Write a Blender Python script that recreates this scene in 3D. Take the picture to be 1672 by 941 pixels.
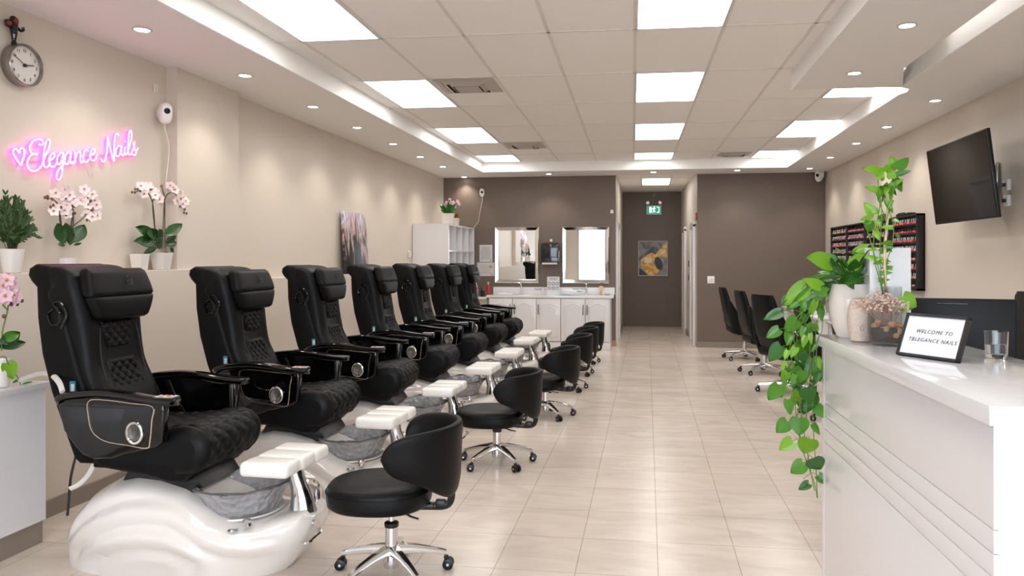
import bpy, bmesh, math, random
from mathutils import Vector, Matrix
random.seed(7)
PI=math.pi
for o in list(bpy.data.objects): bpy.data.objects.remove(o)
sc=bpy.context.scene
C=sc.collection
# ---------------------------------------------------------------- camera, world, exposure
F_PX,YAW,CX,CY,EYE=1221.0,0.1385,886.0,423.0,1.51
cd=bpy.data.cameras.new('camera'); cam=bpy.data.objects.new('camera',cd); C.objects.link(cam)
cam.location=(0,0,EYE); cam.rotation_euler=(PI/2,0,YAW)
cd.sensor_width=36; cd.lens=36*F_PX/1672; cd.shift_x=-(CX-836)/1672; cd.shift_y=(CY-470.5)/1672
cd.clip_start=.05; cd.clip_end=200
sc.camera=cam
sc.view_settings.view_transform='Standard'; sc.view_settings.look='None'
sc.view_settings.exposure=0.62; sc.view_settings.gamma=1; sc.view_settings.use_curve_mapping=False
w=bpy.data.worlds.new('world'); sc.world=w; w.use_nodes=True
w.node_tree.nodes['Background'].inputs[0].default_value=(.80,.89,1,1)
w.node_tree.nodes['Background'].inputs[1].default_value=5.0
PANEL_E=5.2; DOWN_W=19.0; PANEL_COL=(1,.985,.965)
cy=sc.cycles
cy.max_bounces=9; cy.diffuse_bounces=5; cy.glossy_bounces=4; cy.transmission_bounces=6; cy.transparent_max_bounces=8
cy.caustics_reflective=False; cy.caustics_refractive=False; cy.sample_clamp_indirect=4; cy.use_denoising=True
# where a point of the place sits (world metres, camera standing at 0,0)
_s,_c=math.sin(YAW),math.cos(YAW)
def ray(u,v):
    a=(u-CX)/F_PX; b=-(v-CY)/F_PX
    return Vector((a*_c-_s,a*_s+_c,b))
def atY(u,v,y): r=ray(u,v); return r*(y/r.y)+Vector((0,0,EYE))
def atX(u,v,x): r=ray(u,v); return r*(x/r.x)+Vector((0,0,EYE))
def atZ(u,v,z): r=ray(u,v); return r*((z-EYE)/r.z)+Vector((0,0,EYE))
# ---------------------------------------------------------------- materials
def srgb(r,g,b):
    f=lambda c:(c/255/12.92) if c<=10 else ((c/255+.055)/1.055)**2.4
    return (f(r),f(g),f(b),1)
MATS={}
def mat(name,col,rough=.5,metal=0,emit=None,es=0,coat=0,trans=0,ior=1.45,alpha=1,bump=None,spec=.5,var=None):
    if name in MATS: return MATS[name]
    m=bpy.data.materials.new(name); m.use_nodes=True; nt=m.node_tree; p=nt.nodes['Principled BSDF']
    col=srgb(*col) if max(col)>1 else (*col[:3],1)
    p.inputs['Base Color'].default_value=col; p.inputs['Roughness'].default_value=rough
    p.inputs['Metallic'].default_value=metal; p.inputs['Coat Weight'].default_value=coat
    p.inputs['Coat Roughness'].default_value=.05
    p.inputs['Transmission Weight'].default_value=trans; p.inputs['IOR'].default_value=ior
    p.inputs['Specular IOR Level'].default_value=spec; p.inputs['Alpha'].default_value=alpha
    if emit: p.inputs['Emission Color'].default_value=(*emit,1); p.inputs['Emission Strength'].default_value=es
    tc=nt.nodes.new('ShaderNodeTexCoord')
    if var:   # (scale, amount) tonal variation of the surface
        n=nt.nodes.new('ShaderNodeTexNoise'); n.inputs['Scale'].default_value=var[0]; n.inputs['Detail'].default_value=4
        nt.links.new(tc.outputs['Object'],n.inputs['Vector'])
        r=nt.nodes.new('ShaderNodeMix'); r.data_type='RGBA'
        r.inputs['A'].default_value=tuple(c*(1-var[1]) for c in col[:3])+(1,)
        r.inputs['B'].default_value=tuple(min(1,c*(1+var[1])) for c in col[:3])+(1,)
        nt.links.new(n.outputs['Fac'],r.inputs['Factor']); nt.links.new(r.outputs['Result'],p.inputs['Base Color'])
    if bump:  # (scale, strength, kind)
        k='ShaderNodeTexVoronoi' if len(bump)>2 and bump[2]=='v' else 'ShaderNodeTexNoise'
        n=nt.nodes.new(k); n.inputs['Scale'].default_value=bump[0]
        nt.links.new(tc.outputs['Object'],n.inputs['Vector'])
        b=nt.nodes.new('ShaderNodeBump'); b.inputs['Strength'].default_value=bump[1]; b.inputs['Distance'].default_value=.01
        nt.links.new(n.outputs[0],b.inputs['Height']); nt.links.new(b.outputs['Normal'],p.inputs['Normal'])
    MATS[name]=m; return m
beige=mat('beige_paint',(212,201,188),.55,bump=(60,.03))
brown=mat('brown_paint',(112,98,88),.5,bump=(60,.03))
ceilw=mat('ceiling_paint',(236,233,230),.7)
cove_lit=mat('cove_lit_paint',(250,249,247),.6)  # same paint as the soffit, whitened so the inner faces look lit
tilew=mat('ceiling_tile',(244,240,236),.85,bump=(120,.1))
teem=mat('ceiling_tee',(224,219,214),.5)
whitel=mat('white_lacquer',(228,226,228),.25,coat=.3)
whitep=mat('white_plastic',(235,233,230),.35)
whitec=mat('white_ceramic',(232,226,220),.12,coat=.6)
quartz=mat('white_quartz',(232,232,234),.12,coat=.4,var=(30,.02))
gel=mat('spa_gelcoat',(226,220,215),.16,coat=.7)
foot=mat('footrest_vinyl',(240,237,232),.3)
leather=mat('black_leather',(7,7,8),.45,bump=(260,.05),spec=.24)
leather2=mat('black_shell',(6,6,7),.5,spec=.2)
gloss=mat('black_gloss',(4,4,5),.06,spec=.5,coat=.25)
blackp=mat('black_plastic',(16,16,17),.35)
chrome=mat('chrome',(.75,.75,.76),.09,metal=1)
steel=mat('brushed_steel',(.6,.6,.62),.25,metal=1)
goldt=mat('champagne_trim',(.62,.54,.46),.2,metal=1)
base_tile=mat('taupe_tile',(140,128,118),.4,var=(8,.12))
def floor_mat():
    m=bpy.data.materials.new('floor_tiles'); m.use_nodes=True; nt=m.node_tree; N=nt.nodes; L=nt.links; p=N['Principled BSDF']
    tc=N.new('ShaderNodeTexCoord')
    mp=N.new('ShaderNodeMapping'); mp.inputs['Location'].default_value=(-.054+.396*20,-4.03+.449*20,0); L.new(tc.outputs['Object'],mp.inputs['Vector'])
    br=N.new('ShaderNodeTexBrick'); br.offset=0; br.inputs['Scale'].default_value=1; br.inputs['Brick Width'].default_value=.396
    br.inputs['Row Height'].default_value=.449; br.inputs['Mortar Size'].default_value=.0022; br.inputs['Mortar Smooth'].default_value=.3; br.inputs['Bias'].default_value=0
    br.inputs['Color1'].default_value=srgb(214,202,190); br.inputs['Color2'].default_value=srgb(220,209,198); br.inputs['Mortar'].default_value=srgb(166,153,141)
    L.new(mp.outputs['Vector'],br.inputs['Vector'])
    m2=N.new('ShaderNodeMapping'); m2.inputs['Scale'].default_value=(1.3,3.6,1); m2.inputs['Rotation'].default_value=(0,0,.25); L.new(tc.outputs['Object'],m2.inputs['Vector'])
    n=N.new('ShaderNodeTexNoise'); n.inputs['Scale'].default_value=1.6; n.inputs['Detail'].default_value=8; n.inputs['Distortion'].default_value=1.2; L.new(m2.outputs['Vector'],n.inputs['Vector'])
    cr=N.new('ShaderNodeValToRGB'); cr.color_ramp.elements[0].position=.3; cr.color_ramp.elements[0].color=(.86,.84,.82,1); cr.color_ramp.elements[1].position=.7; cr.color_ramp.elements[1].color=(1.06,1.05,1.04,1)
    L.new(n.outputs['Fac'],cr.inputs['Fac'])
    mx=N.new('ShaderNodeMix'); mx.data_type='RGBA'; mx.blend_type='MULTIPLY'; mx.inputs['Factor'].default_value=1
    L.new(br.outputs['Color'],mx.inputs['A']); L.new(cr.outputs['Color'],mx.inputs['B']); L.new(mx.outputs['Result'],p.inputs['Base Color'])
    p.inputs['Roughness'].default_value=.24; p.inputs['Specular IOR Level'].default_value=.5
    b=N.new('ShaderNodeBump'); b.inputs['Strength'].default_value=.3; b.inputs['Distance'].default_value=.002; b.invert=True
    L.new(br.outputs['Fac'],b.inputs['Height']); L.new(b.outputs['Normal'],p.inputs['Normal'])
    return m
floorm=floor_mat()
panelm=mat('light_diffuser',(255,255,255),.6,emit=PANEL_COL,es=PANEL_E)
downm=mat('downlight_lens',(255,255,255),.6,emit=(1,.95,.88),es=14)
# ---------------------------------------------------------------- mesh builder
class MB:
    def __init__(s): s.v=[]; s.f=[]; s.m=[]; s.mi=0
    def add(s,vs,fs,mx=None):
        n=len(s.v); s.v+=[(mx@Vector(q)) if mx else Vector(q) for q in vs]
        for f in fs: s.f.append([i+n for i in f]); s.m.append(s.mi)
    def box(s,c,d,bev=0,rot=None,seg=2):
        bm=bmesh.new(); bmesh.ops.create_cube(bm,size=1)
        for q in bm.verts: q.co=Vector((q.co.x*d[0],q.co.y*d[1],q.co.z*d[2]))
        if bev: bmesh.ops.bevel(bm,geom=bm.edges[:],offset=min(bev,min(d)*.49),segments=seg,affect='EDGES',profile=.5)
        mx=Matrix.Translation(c)
        if rot is not None: mx=mx@rot
        bm.verts.index_update(); s.add([q.co.copy() for q in bm.verts],[[q.index for q in f.verts] for f in bm.faces],mx); bm.free(); return s
    def prism(s,poly,axis,a,b,bev=0,seg=2):   # poly in the two other axes, extruded along axis from a to b
        bm=bmesh.new()
        def P(p,t): return {'x':(t,p[0],p[1]),'y':(p[0],t,p[1]),'z':(p[0],p[1],t)}[axis]
        lo=[bm.verts.new(P(p,a)) for p in poly]; hi=[bm.verts.new(P(p,b)) for p in poly]; n=len(poly)
        bm.faces.new(lo); bm.faces.new(hi[::-1])
        for i in range(n): bm.faces.new((lo[i],hi[i],hi[(i+1)%n],lo[(i+1)%n]))
        bmesh.ops.recalc_face_normals(bm,faces=bm.faces[:])
        if bev:
            es=[e for e in bm.edges if abs(e.verts[0].co[{'x':0,'y':1,'z':2}[axis]]-e.verts[1].co[{'x':0,'y':1,'z':2}[axis]])<1e-6]
            bmesh.ops.bevel(bm,geom=es,offset=bev,segments=seg,affect='EDGES',profile=.5,clamp_overlap=True)
        bm.verts.index_update(); s.add([q.co.copy() for q in bm.verts],[[q.index for q in f.verts] for f in bm.faces]); bm.free(); return s
    def loft(s,loops,cap=True,close=False):
        n=len(loops[0]); vs=[p for l in loops for p in l]; fs=[]
        m=len(loops)
        for i in range(m-1 if not close else m):
            for j in range(n): a=i*n+j; b=i*n+(j+1)%n; k=((i+1)%m)*n; fs.append([a,b,k+(j+1)%n,k+j])
        if cap and not close: fs.append(list(range(n))[::-1]); fs.append([(m-1)*n+j for j in range(n)])
        s.add(vs,fs); return s
    def lathe(s,prof,c=(0,0,0),n=24,sx=1,sy=1,cap=True,rim=None):
        L=[]
        for k,(r,z) in enumerate(prof):
            L.append([(c[0]+(r+(rim(2*PI*j/n,k) if rim else 0))*sx*math.cos(2*PI*j/n),c[1]+(r+(rim(2*PI*j/n,k) if rim else 0))*sy*math.sin(2*PI*j/n),c[2]+z) for j in range(n)])
        return s.loft(L,cap)
    def tube(s,pts,r,n=8,closed=False,flat=1):
        pts=[Vector(p) for p in pts]; N=len(pts); L=[]; up=None
        for i,p in enumerate(pts):
            t=(pts[(i+1)%N]-pts[i-1]) if closed else (pts[min(i+1,N-1)]-pts[max(i-1,0)])
            if t.length<1e-9: t=Vector((0,0,1))
            t.normalize()
            if up is None: up=t.orthogonal().normalized()
            up=(up-t*up.dot(t)); up=up.normalized() if up.length>1e-6 else t.orthogonal().normalized()
            sd=t.cross(up); rr=r[i] if isinstance(r,(list,tuple)) else r
            L.append([p+up*rr*math.cos(2*PI*j/n)+sd*rr*flat*math.sin(2*PI*j/n) for j in range(n)])
        return s.loft(L,not closed,closed)
    def cyl(s,a,b,r,n=20,r2=None): return s.tube([a,b],[r,r2 if r2 is not None else r],n)
    def grid(s,fn,nu,nv,wrap=False):
        vs=[fn(i/(nu-1),j/(nv-1)) for i in range(nu) for j in range(nv)]
        s.add(vs,[[i*nv+j,(i+1)*nv+j,(i+1)*nv+j+1,i*nv+j+1] for i in range(nu-1) for j in range(nv-1)]); return s
    def sphere(s,c,r,n=10,m=7,sc=(1,1,1)):
        L=[[(c[0]+r*sc[0]*math.sin(PI*(i+.02)/(m+.04))*math.cos(2*PI*j/n),c[1]+r*sc[1]*math.sin(PI*(i+.02)/(m+.04))*math.sin(2*PI*j/n),c[2]+r*sc[2]*math.cos(PI*(i+.02)/(m+.04))) for j in range(n)] for i in range(m+1)]
        return s.loft(L)
    def mesh(s,name,mats,smooth=35):
        me=bpy.data.meshes.new(name); me.from_pydata([tuple(q) for q in s.v],[],s.f)
        for mm in (mats if isinstance(mats,(list,tuple)) else [mats]): me.materials.append(mm)
        me.polygons.foreach_set('material_index',s.m)
        bm=bmesh.new(); bm.from_mesh(me); bmesh.ops.recalc_face_normals(bm,faces=bm.faces[:]); bm.to_mesh(me); bm.free()
        if smooth:
            me.polygons.foreach_set('use_smooth',[True]*len(me.polygons)); me.set_sharp_from_angle(angle=math.radians(smooth))
        me.update(); return me
    def build(s,name,mats,parent=None,smooth=35,loc=None,label=None):
        o=bpy.data.objects.new(name,s.mesh(name,mats,smooth)); C.objects.link(o)
        if parent: o.parent=parent
        if loc is not None: o.location=loc
        if label: o['label']=label
        return o
def tag(o,label,cat,group=None):
    o['label']=label; o['category']=cat
    if group: o['group']=group
    return o
def thing(name,label,cat,loc=(0,0,0),rz=0,group=None):
    o=bpy.data.objects.new(name,None); o.empty_display_size=.05; C.objects.link(o); o.location=loc; o.rotation_euler=(0,0,rz); return tag(o,label,cat,group)
def struct(o): o['kind']='structure'; return o
def copy_tree(o,parent=None):
    c=o.copy(); C.objects.link(c)
    if parent: c.parent=parent
    for ch in o.children: copy_tree(ch,c)
    return c
def spl(pts,n=6,closed=False):
    P=[Vector(p) for p in pts]; N=len(P); out=[]
    for i in range(N if closed else N-1):
        if closed: a,b,c,d=P[i-1],P[i],P[(i+1)%N],P[(i+2)%N]
        else: a,b,c,d=P[max(i-1,0)],P[i],P[i+1],P[min(i+2,N-1)]
        for k in range(n):
            t=k/n; out.append(.5*((2*b)+(c-a)*t+(2*a-5*b+4*c-d)*t*t+(3*b-a-3*c+d)*t**3))
    if not closed: out.append(P[-1])
    return out
def interp(tab,x):
    if x<=tab[0][0]: return tab[0][1]
    for (a,p),(b,q) in zip(tab,tab[1:]):
        if x<=b: return p+(q-p)*(x-a)/(b-a)
    return tab[-1][1]
def sgnp(x,p): return math.copysign(abs(x)**p,x)
def text_mesh(body,size,depth,shear=0,align='CENTER',off=0,sp=1):
    cu=bpy.data.curves.new('lettering','FONT'); cu.body=body; cu.size=size; cu.extrude=depth; cu.shear=shear; cu.align_x=align; cu.align_y='CENTER'; cu.resolution_u=3; cu.offset=off; cu.space_character=sp
    to=bpy.data.objects.new('lettering',cu); C.objects.link(to); bpy.context.view_layer.update()
    me=bpy.data.meshes.new_from_object(to.evaluated_get(bpy.context.evaluated_depsgraph_get())); bpy.data.objects.remove(to); return me
# ---------------------------------------------------------------- the room
ZS,ZC=2.957,3.117
BACK=13.0; XL,XR=-3.6,2.95; FRONT=-1.7
def S(name,mb,m,smooth=0): return struct(mb.build(name,m,None,smooth))
S('floor',MB().box(((XL+XR)/2,7.7,-.05),(XR-XL+.6,19.2,.1)),floorm)
S('wall_left',MB().box((XL-.1,5.7,1.55),(.2,15.2,3.3)),beige)
S('wall_left_column',MB().box((-3.56,5.64,2.28),(.1,.86,1.72)),beige)
# low ledge walls along the left wall
S('wall_ledge',MB().box((-3.54,2.2,.715),(.14,7.76,1.43),.004).box((-3.54,9.54,.665),(.14,6.92,1.33),.004),beige)
S('wall_right',MB().box((XR+.1,5.7,1.55),(.2,15.2,3.3)),beige)
HL,HR=-.536,.854
S('wall_back_left',MB().box(((XL+HL)/2-.05,BACK+.06,1.55),(HL-XL+.1-.0,.12,3.3)),brown)
S('wall_back_right',MB().box(((XR+HR)/2+.05,BACK+.06,1.55),(XR-HR+.1,.12,3.3)),brown)
S('wall_hall_left',MB().box((HL-.06,15.03,1.55),(.11,3.8,3.3)),beige)
S('wall_hall_right',MB().prism([(HR+.001,BACK+.121),(HR-.1,16.9),(HR+.1,16.9),(HR+.12,BACK+.121)],'z',-.05,3.2),beige)
S('wall_hall_end',MB().box((.15,16.95,1.55),(1.6,.12,3.3)),brown)
# front wall with shop windows (behind the camera)
fw=MB(); fy=FRONT
fw.box((-3.1,fy,1.55),(1.1,.16,3.3)).box((2.9,fy,1.55),(.3,.16,3.3)).box((.1,fy,2.95),(5.4,.16,.6)).box((.1,fy,.03),(5.4,.16,.14))
S('wall_front',fw,beige)
glassm=mat('window_glass',(255,255,255),.0,alpha=.06)
fr=MB()
for x in (-2.52,-1.5,-.35,.8,2.0,2.74): fr.box((x,fy,1.38),(.07,.1,2.56))
for z in (.13,2.62): fr.box((.1,fy,z),(5.3,.1,.07))
S('window_1',fr,mat('window_frame_grey',(190,190,190),.4))
S('trim_pavement',MB().box((0,-8,-.06),(30,12.4,.1)),mat('pavement',(150,150,150),.8))
# baseboards
bb=MB(); bb.box((-3.462,7.9,.05),(.016,9.6,.1)); S('baseboard_left',bb,base_tile)
S('baseboard_back_left',MB().box((-2.1,BACK-.008,.05),(3.0,.016,.1)),base_tile)
S('baseboard_back_end',MB().box((HL-.03,BACK-.01,.05),(.09,.02,.1)),mat('tan_tile',(178,138,112),.4))
S('baseboard_back_right',MB().box(((XR+HR)/2,BACK-.008,.05),(XR-HR,.016,.1)),base_tile)
S('baseboard_right',MB().box((XR-.008,5.7,.05),(.016,14.6,.1)),base_tile)
S('baseboard_hall_left',MB().box((HL+.008,15.7,.05),(.016,2.3,.1)),base_tile)
S('baseboard_hall_right',MB().box((HR-.072,15.08,.05),(.02,.45,.1),rot=Matrix.Rotation(.026,4,'Z')),base_tile)
# ceilings
S('ceiling',MB().box(((XL+XR)/2,5.7,ZC+.05),(XR-XL+.5,14.9,.1)),tilew)
S('ceiling_hall',MB().box((.15,15.1,3.05),(1.7,3.9,.08)),tilew)
XCL,XCR,YCB=-2.72,2.205,12.24
def soffit(polys):
    m=MB()
    for p in polys: m.prism(p,'z',ZS,ZC+.01)
    return m
S('ceiling_soffit_left',soffit([[(XL-.1,FRONT),(XCL,FRONT),(XCL,BACK),(XL-.1,BACK)]]),ceilw)
S('ceiling_soffit_back',soffit([[(XCL,YCB),(XCR,YCB),(XCR,BACK),(XCL,BACK)]]),ceilw)
S('ceiling_soffit_right',soffit([
 [(XCR,6.95),(XR+.1,6.95),(XR+.1,BACK),(XCR,BACK)],
 [(2.15,FRONT),(XR+.1,FRONT),(XR+.1,6.6),(2.12,6.6)],
 [(1.226,FRONT),(1.98,FRONT),(1.93,6.0),(2.12,6.6),(1.226,6.6)],
 [(1.226,6.6),(XR+.1,6.6),(XR+.1,6.95),(2.205,6.95),(2.24,6.86),(2.22,6.74),(2.13,6.66),(2.0,6.64),(1.226,6.64)]]),ceilw)
# inner faces of the dropped border, their lit look painted in with whiter colour
S('trim_lit_3',MB().box((XCL+.003,(FRONT+YCB)/2,(ZS+ZC)/2+.001),(.006,YCB-FRONT,ZC-ZS-.004)),cove_lit)
S('trim_lit_4',MB().box(((XCL+XCR)/2,YCB-.003,(ZS+ZC)/2+.001),(XCR-XCL-.014,.006,ZC-ZS-.004)),cove_lit)
S('trim_lit_5',MB().box((XCR-.003,(6.96+YCB)/2,(ZS+ZC)/2+.001),(.006,YCB-6.96,ZC-ZS-.004)).prism([(2.14,6.648),(2.225,6.73),(2.246,6.86),(2.208,6.962),(2.196,6.955),(2.232,6.86),(2.212,6.745),(2.13,6.668)],'z',ZS+.001,ZC-.002),cove_lit)
S('trim_lit_6',MB().prism([(2.143,FRONT),(2.152,FRONT),(2.123,6.59),(2.115,6.59)],'z',ZS+.001,ZC-.002),cove_lit)
# added strip, out of view, that brightens the slot of the lowered ceiling
lt=thing('added_cove_strip','added slim light strip, unseen, brightening the ceiling slot on the right','light strip',(1.995,2.65,3.085))
MB().box((0,0,0),(.014,6.0,.02)).build('housing',whitel,lt,0); MB().box((.009,0,0),(.004,5.95,.014)).build('diffuser',mat('added_strip_lens',(255,255,255),.5,emit=(1,.98,.96),es=4.5),lt,0)
# grid of the suspended ceiling, laid a degree off the room's axis
GD=.0187; gx0,gy0,GA,GB=-2.4226,4.0385,.61,1.22
def G(i,j):
    x=gx0+GA*i; y=gy0+GB*j; return Vector((x*math.cos(GD)-y*math.sin(GD),x*math.sin(GD)+y*math.cos(GD),0))
tee=MB()
RZ=Matrix.Rotation(GD,4,'Z')
for i in range(0,9):
    a,b=G(i,-4.6),G(i,6.72)
    if i>=7: a=G(i,2.25 if i==8 else 2.25)
    if i==6: a=G(i,-4.6)
    cpt=(a+b)/2; tee.box((cpt.x,cpt.y,ZC-.002),(.024,(b-a).length,.006),rot=RZ)
for j in range(-4,7):
    a,b=G(-.4,j),G(8.0 if j>=3 else 6.3,j); cpt=(a+b)/2; tee.box((cpt.x,cpt.y,ZC-.002),((b-a).length,.02,.006),rot=RZ)
S('trim_1',tee,teem)
S('trim_2',MB().box((-.1,15.0,3.008),(.02,3.6,.006)).box((.45,15.0,3.008),(.02,3.6,.006)).box((.15,14.1,3.008),(1.3,.02,.006)).box((.15,15.32,3.008),(1.3,.02,.006)),teem)
# doors of the hall
def door(name,x,y0,y1,sgn,h=2.12,skew=0):
    R=Matrix.Rotation(skew,4,'Z')
    m=MB(); 
    for yy in (y0,y1): m.box((x,yy,h/2),(.05,.09,h),.004)
    m.box((x,(y0+y1)/2,h),(.05,y1-y0+.09,.09),.004)
    d=S(name,m,whitel,30)
    MB().box((x+sgn*.012,(y0+y1)/2,h/2-.02),(.03,y1-y0-.08,h-.06)).build('door_panel',whitel,d,0)
    h_=MB(); h_.cyl((x-sgn*.0,y0+.12,1.0),(x-sgn*.05,y0+.12,1.0),.012).box((x-sgn*.05,y0+.17,1.0),(.014,.12,.016),.004); h_.build('door_handle',steel,d)
    return d
door('door_1',HL+.015,13.3,14.25,-1)
door('door_2',HR-.035,13.32,14.25,1,2.12)
door('door_3',HR-.078,15.5,16.35,1,2.12)
# ---------------------------------------------------------------- ceiling lights
def clight(i,j,j2,label,group,wx=.58):
    a=G(i+.5,(j+j2)/2); L=(j2-j)*GB-.03
    t=thing('ceiling_light',label,'ceiling light',(a.x,a.y,ZC-.001),GD,group)
    m=MB(); 
    for sx in (-1,1): m.box((sx*(wx/2+.004),0,-.004),(.016,L+.01,.012))
    for sy in (-1,1): m.box((0,sy*(L/2),-.004),(wx+.02,.016,.012))
    m.build('frame',whitel,t,0)
    MB().box((0,0,-.004),(wx-.01,L-.02,.006)).build('diffuser',panelm,t,0)
CLG='square light panels in the tiled ceiling'
for i,col in ((0,'left'),(4,'middle'),(7,'right')):
    for j,j2,w in ((-2,-1,'behind'),(0,1,'nearest'),(2,3,'second'),(4,5,'third'),(6,6.63,'short farthest')):
        if i==7 and j<2: continue
        if j==-2: lab='bright ceiling light panel %s column, behind the viewpoint'%col
        else: lab='bright %s light panel of the %s column in the tiled ceiling'%(w,col)
        if i==7 and j==2: lab='light panel half hidden by the dropped ceiling on the right'
        clight(i,j,j2,lab,CLG)
t=thing('ceiling_light','small light panel in the hallway ceiling','ceiling light',(.175,14.65,3.008)); MB().box((0,0,0),(.56,1.2,.012)).build('frame',whitel,t,0); MB().box((0,0,-.006),(.52,1.16,.006)).build('diffuser',panelm,t,0)
def vent(a,label,sx=.56,sy=.56,z=ZC):
    t=thing('ceiling_vent',label,'air vent',(a.x,a.y,z-.001),GD,'square air diffusers')
    vm=mat('vent_metal',(186,176,168),.5); dm=mat('vent_dark',(60,54,50),.8)
    for k,(q,z0,z1) in enumerate(((1,0,-.012),(.8,-.004,-.024),(.58,-.006,-.034))):
        m=MB(); L=[]
        for (w_,z_) in ((q,z0-.002),(q*.8,z1),(q*.78,z1),(q*.96,z0)): L.append([(w_*sx/2*a1,w_*sy/2*b1,z_) for a1,b1 in ((-1,-1),(1,-1),(1,1),(-1,1))])
        m.loft(L,False); m.build('louvre',vm,t,0)
    MB().box((0,0,-.002),(sx*.9,sy*.9,.002)).build('duct_opening',dm,t,0)
    MB().box((0,0,-.034),(sx*.4,sy*.4,.004)).build('centre_plate',vm,t,0)
vent(G(1.5,2.27),'square air vent beside the second left light panel')
vent(G(1.5,5.27),'square air vent further back, left of the middle lights')
vent(G(6.5,6.3),'square air vent next to the farthest right light panel',.5,.4)
for q,lab in (((1180+50,145),''),):
    pass
def downlight(u,v,where):
    p=atZ(u,v,ZS); t=thing('recessed_downlight','small round recessed downlight '+where,'downlight',(p.x,p.y,ZS),0,'round recessed downlights in the dropped ceiling border')
    MB().lathe([(.058,-.004),(.047,-.006),(.044,-.001),(.058,-.0005)],n=28,cap=False).build('trim_ring',whitel,t)
    MB().lathe([(.045,-.0035),(.02,-.004)],n=24).build('lens',downm,t)
    ld=bpy.data.lights.new('downlight_lamp','SPOT'); ld.energy=DOWN_W; ld.spot_size=math.radians(108); ld.spot_blend=.7; ld.shadow_soft_size=.05; ld.color=(1,.93,.84)
    lo=bpy.data.objects.new('lamp_light',ld); C.objects.link(lo); lo.parent=t; lo.location=(0,0,-.012)
for k,(u,v) in enumerate([(232,48),(400,123),(511,174),(583,208),(642,235),(686,256),(723,272),(758,289)]):
    downlight(u,v,['nearest, above the left wall clock','%s from the front above the left wall','%s from the front above the left wall','%s from the front above the left wall','%s from the front above the left wall','%s from the front above the left wall','%s from the front above the left wall','in the far left corner of the ceiling'][k]%() if k in (0,7) else '%s from the front above the left wall'%['','second','third','fourth','fifth','sixth','seventh'][k])
for (u,v),wh in (((896,284),'above the two mirrors'),((1067,281),'just before the hallway'),((1204,278),'above the brown wall right of the hallway'),((1322,275),'in the far right corner of the ceiling'),((1356,257),'fifth from the front above the right wall'),((1398,234),'fourth from the front above the right wall'),((1448,207),'third from the front above the right wall'),((1527,164),'above the television'),((1481,41),'nearest, in the lowered ceiling on the right'),((1395,119),'at the end of the lowered ceiling on the right')):
    downlight(u,v,wh)
# ---------------------------------------------------------------- pedicure spa chairs (local: +x is where the sitter faces, -y is the side towards the front of the shop)
def sstep(a,b,x): t=max(0,min(1,(x-a)/(b-a))); return t*t*(3-2*t)
HB=[(-.60,.0),(-.585,.14),(-.55,.235),(-.50,.30),(-.42,.375),(-.32,.43),(-.2,.455),(-.08,.445),(.05,.41),(.15,.355),(.25,.295),(.35,.262),(.45,.262),(.55,.285),(.62,.295),(.66,.25),(.675,.0)]
def base_fn(i,j):
    NX,NA=120,110
    t=(1-math.cos(PI*i/NX))/2; x=-.60+1.275*t
    h=interp(HB,x)
    xx=(x-.02)/.66; W=.345*(max(0,1-abs(xx)**3.2))**.42
    if x>.15: W*=1-.10*sstep(.15,.6,x)
    a=PI*j/NA; c_,s_=math.cos(a),math.sin(a)
    k_=sstep(.0,.3,x); y=-W*sgnp(c_,.6-.15*k_); z=h*abs(s_)**(.55-.25*k_)
    side=abs(c_)
    y*=.82+.18*sstep(0,.2,z)
    x-=.15*max(0,1-z/.26)**1.6*sstep(.1,.62,x)
    d=(h-z)+.18*side*0
    u_=(z-(h-.42))/.07
    # swept terraces in the moulded side
    ph=((h*1.0-z)+.05*math.sin(x*5+.6))/.118
    fr_=ph-math.floor(ph)
    amp=.026*sstep(.03,.10,h-z)*sstep(-.58,-.42,x)*(1-sstep(.42,.6,x))*sstep(.02,.09,z)
    y-=math.copysign(amp*((fr_/.6)**1.4 if fr_<.6 else 1-sstep(.6,1,fr_)),y) if abs(y)>.02 else 0
    return (x,y,z)
base_mb=MB(); base_mb.loft([[base_fn(i,j) for j in range(111)] for i in range(1,120)],True)
SPA={}
SPA['base']=base_mb.mesh('spa_base',gel,50)
# tub under the chair: dark lift
SPA['lift']=MB().prism([(-.30,.40),(-.26,.47),(.10,.47),(.14,.41),(.06,.36),(-.2,.38)],'y',-.17,.17,.01).mesh('seat_lift',blackp)
SPA['seat_base']=MB().prism([(-.37,.57),(-.375,.53),(-.34,.505),(-.10,.475),(.02,.445),(.09,.45),(.145,.50),(.17,.55),(.0,.60)],'y',-.255,.255,.025,3).mesh('seat_base',leather2)
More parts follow.
